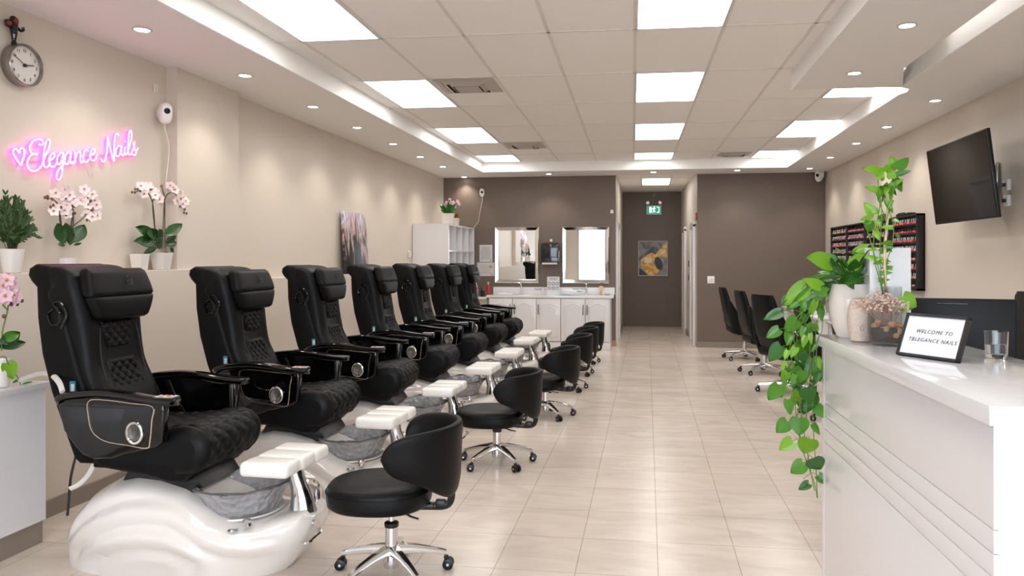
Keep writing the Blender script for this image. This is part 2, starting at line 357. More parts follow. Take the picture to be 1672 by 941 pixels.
# seat cushion
SP=[(-.40,.56),(-.40,.64),(-.37,.67),(-.28,.672),(-.15,.675),(-.02,.690),(.06,.705),(.12,.706),(.165,.69),(.198,.655),(.208,.61),(.195,.56),(.165,.52),(.12,.495),(.06,.49)]
def prof_pts(P,n):
    Q=spl([(a,0,b) for a,b in P],8); L=[0]
    for a,b in zip(Q,Q[1:]): L.append(L[-1]+(b-a).length)
    out=[]
    for k in range(n):
        s_=L[-1]*k/(n-1); i=0
        while i<len(L)-2 and L[i+1]<s_: i+=1
        f=(s_-L[i])/max(1e-9,L[i+1]-L[i]); out.append((Q[i].lerp(Q[i+1],f),s_))
    return out,L[-1]
def quilt(u,v,cell): 
    a=(u+v)/cell; b=(u-v)/cell
    return (abs(math.sin(PI*a))*abs(math.sin(PI*b)))**.45
NP=110; seatp,_=prof_pts(SP,NP); NY=90
def seat_fn(i,j):
    p,s_=seatp[i]; t=-1+2*j/(NY-1); W=.272
    q=seatp[max(0,i-1)][0]; r=seatp[min(NP-1,i+1)][0]; tg=(r-q).normalized(); nrm=Vector((-tg.z,0,tg.x))
    if True:
        y=W*t; e=max(0,abs(t)-.86)/.14; drop=.045*(1-math.sqrt(max(0,1-e*e)))
        bol=.010*math.exp(-((abs(t)-.84)/.08)**2)
        f=sstep(.02,.08,1-abs(t)-.16)*sstep(0,.08,s_-.18)*sstep(0,.03,_-s_-.03)
        hq=.013*quilt(s_,y,.088)*f
        if abs(abs(t)-.80)<.012: bol-=.006
    v=p+nrm*(hq+bol-drop)
    return (v.x,y,v.z)
sm=MB(); sm.grid(lambda a,b: seat_fn(round(a*(NP-1)),round(b*(NY-1))),NP,NY)
# side walls and underside of the cushion
for sgn,jj in ((-1,0),(1,NY-1)):
    ring=[Vector(seat_fn(i,jj)) for i in range(0,NP,3)]; cen=Vector((-.1,ring[0].y,.58))
    n=len(ring); sm.add(ring+[cen],[[k,k+1,n] for k in range(n-1)]+[[n-1,0,n]])
sm.box((-.13,0,.535),(.5,.5,.06),.01)
SPA['seat']=sm.mesh('seat',leather,60)
# back shell
sh=MB(); out=[(-.47,.515),(-.50,.54),(-.56,.69),(-.625,.86),(-.675,1.04),(-.70,1.22),(-.705,1.37),(-.735,1.40),(-.752,1.43),(-.745,1.465),(-.71,1.485),(-.64,1.475),(-.60,1.42),(-.53,1.16),(-.47,.96),(-.42,.84),(-.36,.62),(-.40,.515)]
sh.prism(out,'y',-.232,.232,.022,3)
SPA['shell']=sh.mesh('back_shell',leather2)
# front cushion of the back, wrapping over the top
BP=[((-.30,.60),.205,.13),((-.335,.70),.215,.15),((-.375,.82),.222,.16),((-.42,.95),.218,.165),((-.44,1.05),.214,.17),((-.455,1.15),.218,.18),((-.47,1.25),.228,.19),((-.485,1.34),.238,.20),((-.51,1.41),.240,.19),((-.555,1.46),.236,.15),((-.62,1.485),.232,.11),((-.69,1.482),.228,.085),((-.735,1.455),.224,.07)]
cpts=spl([(p[0][0],p[1],p[0][1]) for p in BP],5); dep=spl([(p[2],0,0) for p in BP],5)
loops=[]; n_=len(cpts)
for k,(p,d) in enumerate(zip(cpts,dep)):
    a=cpts[max(0,k-1)]; b=cpts[min(n_-1,k+1)]; tg=Vector((b.x-a.x,0,b.z-a.z)).normalized(); nr=Vector((tg.z,0,-tg.x))
    L=[]; kk=k/(n_-1)
    for j in range(48):
        an=2*PI*j/48; c_,s_=math.cos(an),math.sin(an)
        yy=p.y*sgnp(c_,.38); nn=d.x*.5*sgnp(s_,.42)
        if s_>0:
            nn+=(.012*math.exp(-((abs(yy)-.165)/.05)**2)-.007)*sstep(.02,.12,kk)*(1-sstep(.55,.68,kk))
        q=Vector((p.x,0,p.z))+nr*(nn-d.x*.25-.03*sstep(.1,.3,kk)); L.append((q.x,yy,q.z))
    loops.append(L)
SPA['back']=MB().loft(loops).mesh('backrest',leather,50)
def backfront(z,y):   # front face of the cushion at height z
    tb=[(.60,-.262),(.70,-.300),(.82,-.362),(.95,-.409),(1.05,-.428),(1.15,-.441),(1.25,-.455)]
    return interp(tb,z)-.008+.012*math.exp(-((abs(y)-.165)/.05)**2)
def qpanel(z0,z1,w0,w1,cell):
    def fn(a,b):
        z=z0+(z1-z0)*a; hw=w0+(w1-w0)*a; y=hw*(2*b-1)
        e=min(1,min(a,1-a,b,1-b)/.07); cr=.0
        if (a<.12 or a>.88) and abs(2*b-1)>.8: e=min(e,1)
        return (backfront(z,y)+(-.004+.014*sstep(0,1,e))+.010*quilt(y,z-z0,cell)*e,y,z)
    return fn
q=MB(); q.grid(qpanel(.80,1.01,.135,.100,.055),80,80); SPA['q1']=q.mesh('quilted_panel',leather,70)
q=MB(); q.grid(qpanel(1.06,1.20,.072,.122,.055),70,80); SPA['q2']=q.mesh('quilted_panel',leather,70)
# seams across the top and along the bolsters
sm=MB()
for sg in (-1,1):
    sm.tube([(backfront(z,sg*.15)+.006,sg*(.13+.02*math.cos((z-1)*9)),z) for z in [.66+.03*k for k in range(18)]],.0025,6)
SPA['seam']=sm.mesh('seam',blackp)
sm=MB()
for sg in (-1,1):
    pts=[(-.40,sg*.235,1.36),(-.44,sg*.236,1.42),(-.50,sg*.222,1.475),(-.60,sg*.19,1.523),(-.70,sg*.18,1.518)]
    sm.tube(spl(pts,4),.004,6)
SPA['strap']=sm.mesh('top_piping',leather)
# headrest pillow: an upper and a lower lobe
def lobe(m,z0,z1,w0,w1,x0,x1,d):
    L=[]
    for k in range(11):
        t=k/10; e=math.sin(PI*max(.0,min(1,t)))**.2 if 0<t<1 else .0
        z=z0+(z1-z0)*t; w=(w0+(w1-w0)*t)*(.93+.07*e); xx=x0+(x1-x0)*t
        L.append([(xx+d*.5*(.5+.5*e)*sgnp(math.sin(2*PI*j/32),.42),.012+w*sgnp(math.cos(2*PI*j/32),.35),z) for j in range(32)])
    m.loft(L)
pm=MB(); lobe(pm,1.205,1.328,.175,.236,-.425,-.43,.08); lobe(pm,1.318,1.462,.238,.212,-.43,-.475,.085)
SPA['pillow']=pm.mesh('headrest',leather,50)
lm=MB()
lm.tube(spl([(-.404,.016,1.418),(-.406,.036,1.422),(-.404,.038,1.404),(-.400,.016,1.394),(-.400,.018,1.378),(-.398,.038,1.376)],4),.0025,5)
lm.tube([(-.397,.054,1.376),(-.402,.054,1.410)],.0025,5)
SPA['mono']=lm.mesh('monogram',blackp)
em=MB()
em.tube(spl([(-.60,-.236,1.27),(-.63,-.236,1.24),(-.61,-.236,1.19),(-.57,-.236,1.20),(-.57,-.236,1.25),(-.60,-.236,1.29),(-.565,-.236,1.30),(-.53,-.236,1.24),(-.56,-.236,1.17)],5),.006,6)
SPA['emblem']=em.mesh('side_emblem',gloss)
# arms
def arm_parts(sg):
    y0=.305*sg
    d={}
    pth=spl([(-.53,y0,.825),(-.46,y0,.862),(-.30,y0,.880),(-.17,y0,.872),(-.05,y0,.855),(.03,y0,.848),(.10,y0,.845)],5)
    L=[]
    N=len(pth)
    for k,p in enumerate(pth):
        a=pth[max(0,k-1)]; b=pth[min(N-1,k+1)]; tg=(b-a).normalized(); nr=Vector((-tg.z,0,tg.x))
        e=min(1,k/3,(N-1-k)/1.2+.55); W=(.036+.008*sstep(.6,.9,k/N))*e; T=.017
        L.append([(p.x+nr.x*T*sgnp(math.sin(2*PI*j/20),.6),p.y+W*sgnp(math.cos(2*PI*j/20),.6),p.z+nr.z*T*sgnp(math.sin(2*PI*j/20),.6)) for j in range(20)])
    d['pad']=MB().loft(L).mesh('armrest',gloss,50)
    P=[(-.50,.82),(-.47,.70),(-.41,.625),(-.37,.588),(-.31,.57),(-.22,.575),(-.16,.598),(-.12,.606),(.0,.635),(.035,.66),(.048,.80),(.045,.842),(-.05,.842),(-.17,.86),(-.30,.868),(-.46,.85)]
    d['panel']=MB().prism(P,'y',y0-.024,y0+.024,.012,3).mesh('side_panel',gloss,40)
    yo=y0+sg*.0255
    tr=MB(); loop=spl([(-.335,yo,.842),(-.335,yo,.77),(-.315,yo,.70),(-.25,yo,.658),(-.14,yo,.643),(-.04,yo,.632),(-.022,yo,.66),(-.012,yo,.76),(-.008,yo,.825),(-.12,yo,.838),(-.25,yo,.850)],4,True)
    tr.tube(loop,.0032,6,True); d['trim']=tr.mesh('trim_line',goldt)
    cx_,cz=-.10,.70
    k=MB(); k.tube([(cx_+.043*math.cos(a)*.9,yo,cz+.047*math.sin(a)) for a in [2*PI*i/28 for i in range(28)]],.0075,8,True)
    k.tube([(cx_+.024*math.cos(a)*.9,yo,cz+.026*math.sin(a)) for a in [2*PI*i/20 for i in range(20)]],.004,6,True)
    d['ring']=k.mesh('speaker_ring',chrome)
    k=MB(); k.tube([(cx_,yo-sg*.006,cz),(cx_,yo+sg*.004,cz)],[.040,.036],24); k.sphere((cx_,yo+sg*.004,cz),.016,10,6,(1,.4,1)); d['disc']=k.mesh('speaker_disc',mat('silver_grille',(150,146,140),.25,metal=.8,bump=(300,1.2,'v')))
    yi=y0-sg*.026
    k=MB(); k.prism([(-.375,.845),(-.345,.845),(-.315,.78),(-.285,.72),(-.245,.668),(-.262,.66),(-.305,.71),(-.34,.775)],'y',yi-.004,yi+.004); d['strip']=k.mesh('inner_strip',goldt)
    k=MB(); k.box((.022,yi,.755),(.022,.008,.15),.003); d['post']=k.mesh('inner_post',mat('smoked_metal',(96,90,86),.25,metal=.8))
    return d
ARM={-1:arm_parts(-1),1:arm_parts(1)}
rm=MB(); rm.box((.045,-.305,.866),(.10,.062,.008),.003); rm.mi=1; rm.box((.045,-.305,.8705),(.088,.052,.003)); 
rm.mi=2
for a,b,s1 in ((.02,-.32,.012),(.045,-.30,.02),(.062,-.318,.010)): rm.box((a,b,.8725),(s1,s1*.8,.002))
rm.mi=3
for a,b in ((.02,-.29),(.035,-.325),(.07,-.29),(.075,-.322),(.05,-.284)): rm.box((a,b,.8725),(.010,.008,.002))
SPA['remote']=rm.mesh('remote_control',[mat('dark_grey',(60,58,58),.3),mat('card_white',(225,222,218),.4),mat('icon_orange',(214,84,40),.5),mat('icon_black',(30,30,30),.5)])
tl=MB(); tl.box((-.475,-.262,.885),(.03,.012,.075),.005); tl.mi=1; tl.box((-.47,-.2695,.885),(.018,.003,.05),.001); SPA['teal']=tl.mesh('control_tag',[mat('teal_plastic',(40,110,120),.3),mat('tag_white',(190,200,200),.4)])
# bowl
def rim(a,k): return .015*math.sin(a*8)*(k/8)**2 if k<=8 else .015*math.sin(a*8)*((16-k)/8)**2
bp=[(.02,.0),(.13,.004),(.165,.02),(.178,.05),(.188,.08),(.198,.105),(.207,.125),(.217,.14),(.226,.150),(.220,.156),(.205,.146),(.192,.125),(.180,.10),(.172,.07),(.16,.035),(.12,.014),(.02,.010)]
bm_=MB(); bm_.lathe(bp,(.27,-.02,.255),56,1,1.08,True,rim)
SPA['bowl']=bm_.mesh('glass_bowl',mat('smoked_glass',(176,175,178),.12,trans=.25,ior=1.3,bump=(30,1.6,'v'),coat=.6),60)
SPA['rim']=MB().tube([(.27+(.224+.015*math.sin(a*8))*math.cos(a),-.02+(.224+.015*math.sin(a*8))*1.08*math.sin(a),.409+.007*math.sin(a*8)) for a in [2*PI*i/84 for i in range(84)]],.006,6,True).mesh('bowl_rim',mat('smoked_rim',(84,82,84),.1,coat=.6))
SPA['recess']=MB().lathe([(.17,.0),(.188,.006),(.186,.014),(.17,.012)],(.27,-.02,.262),40,1,1.06).mesh('bowl_seat',gel)
fr_=MB()
for k,(y,wd,xo) in enumerate(((-.178,.139,0),(-.036,.139,0),(.106,.139,.0))):
    fr_.box((.500+.06*y,y,.521),(.25,wd,.070),.024,rot=Matrix.Rotation(-.05,4,'Z'),seg=4)
SPA['foot']=fr_.mesh('footrest',foot,50)
SPA['footpan']=MB().box((.50,-.03,.488),(.16,.22,.02),.008).mesh('footrest_bracket',steel)
def ell(cx_,cy_,z,rx,ry,n=28): return [(cx_+rx*math.cos(2*PI*j/n),cy_+ry*math.sin(2*PI*j/n),z) for j in range(n)]
SPA['post']=MB().loft([ell(*q) for q in ((.585,-.03,.275,.068,.060),(.583,-.03,.30,.062,.052),(.576,-.03,.35,.050,.042),(.562,-.03,.40,.042,.037),(.545,-.03,.45,.042,.04),(.53,-.03,.482,.055,.05))]).mesh('chrome_pedestal',chrome,60)
SPA['spout']=MB().tube(spl([(.60,.09,.27),(.605,.085,.34),(.585,.06,.385),(.55,.03,.39)],5),[.02]*15+[.016],10).mesh('faucet',chrome)
SPA['knob']=MB().lathe([(.018,0),(.022,.004),(.016,.018),(.020,.03),(.012,.036)],(.41,-.245,.262),20).mesh('knob',chrome)
SPA['cap']=MB().lathe([(.020,0),(.024,.004),(.018,.009)],(.35,-.265,.245),20).mesh('drain_cap',chrome)
SPA['handle']=MB().tube(spl([(.625,-.135,.15),(.655,-.13,.155),(.672,-.09,.168),(.682,-.05,.18),(.664,-.03,.188)],4),.009,8).mesh('front_handle',chrome)
SPA['jet']=MB().tube([(.63,-.07,.232),(.668,-.075,.232)],[.016,.014],16).mesh('jet_button',chrome)
SPA['cord']=MB().tube(spl([(-.50,-.20,.58),(-.52,-.22,.45),(-.53,-.22,.34),(-.535,-.225,.26)],5),.006,6).mesh('power_cord',blackp)
SPA['tube']=MB().tube(spl([(-.40,-.19,.55),(-.42,-.22,.47),(-.46,-.24,.42),(-.50,-.25,.40)],5),.012,8,flat=.5).mesh('drain_hose',mat('hose_white',(215,210,205),.4))
def part(me,parent,label=None):
    o=bpy.data.objects.new(me.name.split('.')[0],me); C.objects.link(o); o.parent=parent
    if label: o['label']=label
    return o
def spa_chair():
    t=thing('pedicure_chair','','pedicure chair')
    b=part(SPA['base'],t,'glossy white moulded foot spa base')
    part(SPA['recess'],b); part(SPA['cap'],b); part(SPA['knob'],b); part(SPA['handle'],b,'chrome handle'); part(SPA['jet'],b)
    part(SPA['post'],t,'polished chrome pedestal'); part(SPA['spout'],b,'chrome faucet')
    f=part(SPA['foot'],t,'white three-section footrest'); part(SPA['footpan'],f)
    w_=part(SPA['bowl'],t,'smoked glass basin'); part(SPA['rim'],w_)
    part(SPA['lift'],t); part(SPA['seat_base'],t); part(SPA['seat'],t,'quilted black seat')
    s_=part(SPA['shell'],t); part(SPA['emblem'],s_)
    k=part(SPA['back'],t); part(SPA['q1'],k); part(SPA['q2'],k); part(SPA['seam'],k)
    h=part(SPA['pillow'],t); part(SPA['mono'],h)
    for sg in (-1,1):
        a=ARM[sg]; p=part(a['panel'],t); part(a['trim'],p); part(a['ring'],p,'round chrome speaker'); part(a['disc'],p); part(a['strip'],p); part(a['post'],p)
        r=part(a['pad'],t)
        if sg<0: part(SPA['remote'],r,'remote with a white and orange keypad')
    part(SPA['teal'],t); part(SPA['cord'],t); part(SPA['tube'],t)
    return t
spa0=spa_chair()
SPOTS=[(-2.258,3.51,0,1.0),(-2.115,4.57,0,.985),(-2.03,5.62,.03,.985),(-1.965,6.70,.03,.985),(-1.93,7.82,.03,.985),(-1.94,9.05,.0,.98),(-1.90,9.93,0,.98)]
SLAB=['black massage pedicure chair nearest the viewer, beside the white cabinet','second black pedicure chair from the front, below the potted orchid','third black pedicure chair from the front, whose footrest is behind the second stool','fourth black pedicure chair, in front of the leaning canvas','fifth black pedicure chair from the front of the row','sixth black pedicure chair, next to last towards the sinks','last black pedicure chair, at the far end beside the white cabinets']
for k,(x,y,rz,s_) in enumerate(SPOTS):
    o=spa0 if k==0 else copy_tree(spa0)
    o.location=(x,y,0); o.rotation_euler=(0,0,rz); o.scale=(s_,s_,s_); tag(o,SLAB[k],'pedicure chair','row of black pedicure spa chairs')
# ---------------------------------------------------------------- stools
def arm_base(m_arm,R,z0,z1,n=5,rot=0,mbs=None):
    res=[]
    for k in range(n):
        a=2*PI*k/n+rot; dx,dy=math.cos(a),math.sin(a)
        L=[]
        for t in (0,.15,.4,.7,.92,1.0):
            r=.02+(R-.02)*t; z=z1+(z0-z1)*(t**1.7); w=.026-.012*t; h=.026-.014*t
            L.append([(dx*r-dy*w*a1,dy*r+dx*w*a1,z+h*b1) for a1,b1 in ((-1,-.6),(-1,.3),(-.55,1),(.55,1),(1,.3),(1,-.6),(.5,-1),(-.5,-1))])
        res.append((MB().loft(L).mesh('base_arm',m_arm,45),(dx,dy)))
    return res
def caster_mesh(dx,dy,R,tilt,sc_=1):
    m=MB(); a=math.atan2(dy,dx)+tilt; ax=Vector((-math.sin(a),math.cos(a),0)); c=Vector((dx*R+.012*math.cos(a),dy*R+.012*math.sin(a),.026))
    for s_ in (-1,1): 
        m.tube([c+ax*s_*.006,c+ax*s_*.010,c+ax*s_*.024,c+ax*s_*.026],[.020,.026,.026,.020],18)
    m.mi=1; m.tube([c-ax*.027,c+ax*.027],.007,10)
    m.mi=0; m.tube([c+Vector((0,0,0)),Vector((dx*R,dy*R,.062))],.012,10)
    return m.mesh('caster',[blackp,steel],45)
def stool_meshes():
    d={}
    L=[]
    for z,k in ((.352,.80),(.350,.93),(.362,.985),(.385,1.0),(.42,1.0),(.440,.985),(.452,.95),(.460,.86),(.465,.6),(.462,.3)):
        L.append([(-.035+(.265 if math.cos(a)<0 else .225)*k*sgnp(math.cos(a),.85),.232*k*sgnp(math.sin(a),.85),z-(.008 if k<.5 else 0)) for a in [2*PI*j/48 for j in range(48)]])
    d['seat']=MB().loft(L).mesh('seat',leather,55)
    d['piping']=MB().tube([(-.035+(.266 if math.cos(a)<0 else .226)*sgnp(math.cos(a),.85),.233*sgnp(math.sin(a),.85),.425) for a in [2*PI*j/60 for j in range(60)]],.003,5,True).mesh('piping',leather2)
    # wrap-around back: arc section around +x
    def back(a,b):
        E_=math.sin((-1+2*a)*PI/2); th=E_*math.radians(100); e=abs(E_); 
        sh_=(max(0,1-e**9))**.5
        zt=.745-.03*e**2; zb=.395+.12*sstep(.1,.85,e)
        zc=(zt+zb)/2; zh=(zt-zb)/2*sh_
        ph=2*PI*b; r=.232+.026*sgnp(math.cos(ph),.7)+.03*(math.sin(ph)*.5+.5)*1
        z=zc+zh*sgnp(math.sin(ph),.45)
        return (r*1.0*math.cos(th)+.06,r*math.sin(th),z)
    m=MB(); m.loft([[back(i/40,j/28) for j in range(28)] for i in range(41)]); d['back']=m.mesh('backrest',leather,60)
    if 0: m.loft([[tuple(0.9*(Vector(back(.5+.0,j/28))-Vector((.24,0,.56)))*0+Vector(back(.5,j/28))) for j in range(28)]],False)
    m=MB(); m.tube(spl([(.06,0,.34),(.19,0,.33),(.26,0,.335),(.285,0,.37),(.285,0,.42)],4),.013,8,flat=1.6); m.box((.17,.0,.335),(.07,.05,.028),.006); m.box((.235,0,.345),(.05,.04,.04),.008); d['bracket']=m.mesh('back_bracket',blackp)
    d['lever']=MB().tube([(.02,-.02,.33),(.12,-.13,.325),(.16,-.16,.325)],.006,8).mesh('lever',steel)
    d['gas']=MB().lathe([(.014,.20),(.014,.35)],n=20).mesh('gas_lift',chrome)
    d['sleeve']=MB().lathe([(.030,.06),(.030,.245),(.026,.25)],n=24).mesh('column_sleeve',chrome)
    d['collar']=MB().lathe([(.032,.235),(.034,.24),(.034,.255),(.020,.262)],n=24).mesh('collar',blackp)
    d['hub']=MB().lathe([(.036,.045),(.04,.07),(.036,.115),(.031,.12)],n=24).mesh('hub',chrome)
    d['plate']=MB().box((0,0,.345),(.16,.14,.014),.004).mesh('seat_plate',blackp)
    return d
ST=stool_meshes(); STARM=arm_base(chrome,.265,.078,.125,5,.35)
def stool():
    t=thing('stool','','stool')
    ups=[]
    s_=part(ST['seat'],t); part(ST['piping'],s_); b=part(ST['back'],t); br=part(ST['bracket'],t); lv=part(ST['lever'],t); pl=part(ST['plate'],t); g=part(ST['gas'],t,'chrome gas lift')
    part(ST['sleeve'],t); part(ST['collar'],t); part(ST['hub'],t)
    for me,(dx,dy) in STARM:
        a=part(me,t); part(caster_mesh(dx,dy,.262,random.uniform(-1,1)),a)
    return t
st0=stool()
SPOT=[(-1.205,3.43,.12,0.0),(-1.095,5.42,.05,-.05),(-.965,7.11,-.05,-.07),(-.95,8.6,.1,-.10),(-.955,9.75,.15,-.12),(-.945,10.85,.1,-.15)]
SL=['black low-back rolling stool nearest the viewer','second black rolling stool from the front','third black rolling stool from the front','fourth black rolling stool from the front','fifth black rolling stool, next to last','last black rolling stool, nearest the white sink cabinets']
for k,(x,y,rz,dz) in enumerate(SPOT):
    o=st0 if k==0 else copy_tree(st0)
    o.location=(x,y,0); o.rotation_euler=(0,0,rz); tag(o,SL[k],'stool','black stools facing the pedicure chairs')
    for ch in o.children:
        if ch.name.split('.')[0] in ('seat','backrest','back_bracket','lever','seat_plate','gas_lift'): ch.location.z=dz
# ---------------------------------------------------------------- desk chairs on the right
def desk_chair():
    t=thing('desk_chair','','office chair')
    # bucket back: tall tapering pad with wings running down to the seat
    L=[]
    for k,(x,z,w_,d_) in enumerate([(-.12,.40,.20,.05),(-.20,.50,.225,.08),(-.235,.62,.235,.085),(-.265,.76,.23,.085),(-.295,.90,.215,.08),(-.32,1.0,.20,.07),(-.33,1.04,.18,.05)]):
        L.append([(x+d_*.5*sgnp(math.sin(a),.6)+.02*(math.cos(a)**2),w_*sgnp(math.cos(a),.5),z+.0*math.sin(a)) for a in [2*PI*j/32 for j in range(32)]])
    MB().loft(L).build('backrest',leather,t,50)
    for sg in (-1,1):
        m=MB(); m.prism([(-.29,.86),(-.245,.86),(-.16,.72),(-.02,.60),(.06,.55),(.05,.40),(-.10,.365),(-.20,.40),(-.25,.55)],'y',sg*.235-.022,sg*.235+.022,.018,3)
        m.build('wing',leather,t,50)
    MB().box((-.0,0,.435),(.46,.46,.11),.045,seg=4).build('seat',leather,t,50)
    MB().box((0,0,.365),(.24,.2,.03),.01).build('seat_plate',blackp,t)
    MB().lathe([(.014,.18),(.014,.36)],n=16).build('gas_lift',chrome,t)
    MB().lathe([(.03,.06),(.028,.24)],n=20).build('column_sleeve',chrome,t)
    for me,(dx,dy) in arm_base(chrome,.30,.075,.10,5,.1):
        a=part(me,t); part(caster_mesh(dx,dy,.297,random.uniform(-1,1)),a)
    return t
dc=desk_chair()
for k,(x,y,rz,s_,lab) in enumerate([(1.46,11.6,.08,1.04,'black high-back office chair farthest back, below the light switch'),(1.54,10.2,.15,1.05,'black high-back office chair in the middle of the manicure row'),(1.58,8.75,.42,1.07,'black high-back office chair just left of the trailing plant'),(1.78,7.45,.0,1.06,'black high-back office chair behind the trailing plant'),(1.78,5.95,.2,1.0,'black office chair mostly hidden behind the reception desk, one caster showing')]):
    o=dc if k==0 else copy_tree(dc); o.location=(x,y,0); o.rotation_euler=(0,0,rz); o.scale=(s_,s_,s_); tag(o,lab,'office chair','black office chairs at the manicure tables')
def nail_table(y,lab):
    t=thing('manicure_table',lab,'table',(2.3,y,0),0,'white manicure tables')
    MB().box((0,0,.765),(.45,1.0,.03),.006).build('tabletop',whitel,t)
    for s_ in (-1,1): MB().box((0,s_*.42,.375),(.40,.12,.75),.004).build('drawer_cabinet',whitel,t)
    MB().box((.0,0,.62),(.36,.72,.26),.004).build('apron',whitel,t)
    return t
for y,lab in ((11.55,'white manicure table by the far office chair'),(10.1,'white manicure table in the middle of the right-hand row'),(8.65,'white manicure table behind the third office chair'),(7.2,'white manicure table hidden behind the leafy plant')): nail_table(y,lab)
# white organiser and clear stand on the tables
for y,lab in ((10.4,'white desktop organiser on the middle manicure table'),(9.0,'white desktop organiser behind the third office chair')):
    t=thing('desktop_organiser',lab,'organiser',(2.22,y,.78)); MB().box((0,0,.06),(.2,.34,.12),.004).build('case',whitel,t)
    for z in (.035,.085): MB().box((-.103,0,z),(.008,.3,.036),.002).build('drawer',whitel,t)
    MB().box((.02,.0,.1222),(.14,.28,.004),0).build('tray',whitep,t)
t=thing('clear_bottle','small clear bottle standing on the white organiser','bottle',(2.2,10.42,.9045)); MB().lathe([(.022,0),(.022,.09),(.01,.10),(.01,.11)],n=16).build('body',mat('clear_plastic',(225,230,230),.1,trans=.6),t); MB().lathe([(.012,.1105),(.012,.14)],n=12).build('cap',whitep,t)
# visitor chair with a thin dark frame on the other side
t=thing('visitor_chair','thin dark-framed visitor chair seen between plant and wall','chair',(2.74,10.9,0))
m=MB()
for a,b in ((-.18,-.2),(.16,-.2),(-.18,.2),(.16,.2)): m.cyl((a*.9,b,.0),(a*.9,b,.46),.012,10)
m.build('leg',blackp,t); MB().box((0,0,.475),(.38,.44,.05),.015).build('seat',leather,t)
m=MB(); m.tube([(.155,-.2,.46),(.175,-.2,1.03),(.175,.2,1.03),(.155,.2,.46)],.013,8); m.build('back_frame',blackp,t); MB().box((.172,0,.86),(.02,.38,.26),.008).build('backrest',leather2,t)
# ---------------------------------------------------------------- reception desk
DA=-.018   # small turn of the desk
RD=Matrix.Rotation(-DA*0,4,'Z')
desk=thing('reception_desk','white reception desk with grooved front panel and thick quartz top','reception desk',(.0,0,0))
px=lambda y:.815+(1.97-y)*-.0  
def dx(y): return .80+(3.70-y)*.018
top=[(dx(3.72),3.72),(1.30,3.72),(1.36,1.965),(dx(1.965),1.965)]
m=MB().prism(top,'z',1.10,1.15,.003); m.build('countertop',quartz,desk,30)
o_=.035
body=[(dx(3.70)+o_,3.685),(1.265,3.685),(1.325,2.0),(dx(2.0)+o_,2.0)]
MB().prism(body,'z',.0,1.10).build('cabinet_body',whitel,desk,0)
m=MB()
# front cladding boards with three narrow grooves
def xb(y): return dx(y)+o_
zs=[0,.655,.715,.775,.835,1.099]
for a,b in zip(zs,zs[1:]):
    m.prism([(xb(3.655)-.012,3.655),(xb(3.655)+.004,3.655),(xb(1.995)+.004,1.995),(xb(1.995)-.012,1.995)],'z',a+.0016,b-.0016,.0012)
m.build('front_panel',whitel,desk,30)
MB().prism([(xb(3.69)-.013,3.655),(xb(3.69)-.013,3.695),(xb(3.69)+.02,3.695),(xb(3.69)+.02,3.655)],'z',0,1.1).build('corner_post',whitel,desk,0)
MB().box((1.45,3.1,.735),(.33,2.2,.03),.004).build('work_surface',whitel,desk)
MB().box((1.45,4.17,.36),(.30,.04,.72)).build('leg_panel',whitel,desk)
TZ=1.15
# sign in a black frame
p1=atZ(1463,580,TZ); p2=atZ(1564,594,TZ)
t=thing('sign_frame','black-framed welcome sign propped on the reception counter','sign',((p1.x+p2.x)/2,(p1.y+p2.y)/2,TZ+.0035),math.atan2(p2.y-p1.y,p2.x-p1.x))
Wd=(p2-p1).length; TI=Matrix.Rotation(-.38,4,'X')
def tl_(mb,c,d,b=.0): mb.box(TI@Vector(c),d,b,rot=TI)
Hh=.165
m=MB()
for s_ in (-1,1): tl_(m,(s_*(Wd/2-.005),0.006,Hh/2),(.010,.020,Hh),.001)
for z in (.005,Hh-.005): tl_(m,(0,0.006,z),(Wd,.020,.010),.001)
m.build('frame',mat('frame_black',(38,36,38),.35),t)
m=MB(); tl_(m,(0,0.004,Hh/2),(Wd-.014,.004,Hh-.014)); m.build('paper',mat('paper_white',(232,234,244),.35,coat=.3),t,0)
m=MB(); tl_(m,(0,0.013,Hh/2),(Wd-.006,.004,Hh-.006)); m.build('backing',blackp,t,0)
m=MB(); m.loft([[(-.03,.062,Hh*.62),(.03,.062,Hh*.62),(.03,.072,Hh*.62),(-.03,.072,Hh*.62)],[(-.045,.098,.0),(.045,.098,.0),(.045,.108,.0),(-.045,.108,.0)]]); m.build('easel_leg',blackp,t,0)
inkm=mat('ink_dark',(52,50,58),.5)
for txt,z in (('WELCOME TO',.098),('TBLEGANCE NAILS',.066)):
    me=text_mesh(txt,.0195,.0004,.2,'CENTER',0,1.22); me.materials.append(inkm)
    o=bpy.data.objects.new('lettering',me); C.objects.link(o); o.parent=t; o.matrix_local=Matrix.Translation(TI@Vector((0.004,.0013,z)))@TI@Matrix.Rotation(PI/2,4,'X')
# tumbler
p=atZ(1634,586,TZ); p.y+=.035
t=thing('glass_tumbler','clear glass tumbler part filled with water on the reception counter','glass',(p.x,p.y,TZ))
gm=mat('clear_glass',(250,252,252),.0,trans=1,ior=1.45)
MB().lathe([(.004,.0005),(.034,.0005),(.037,.012),(.0395,.095),(.0375,.095),(.034,.014),(.004,.012)],n=40).build('glass_body',gm,t)
MB().lathe([(.003,.0125),(.0335,.0145),(.0355,.048),(.003,.048)],n=36).build('water',mat('water',(245,248,250),.0,trans=1,ior=1.33),t)
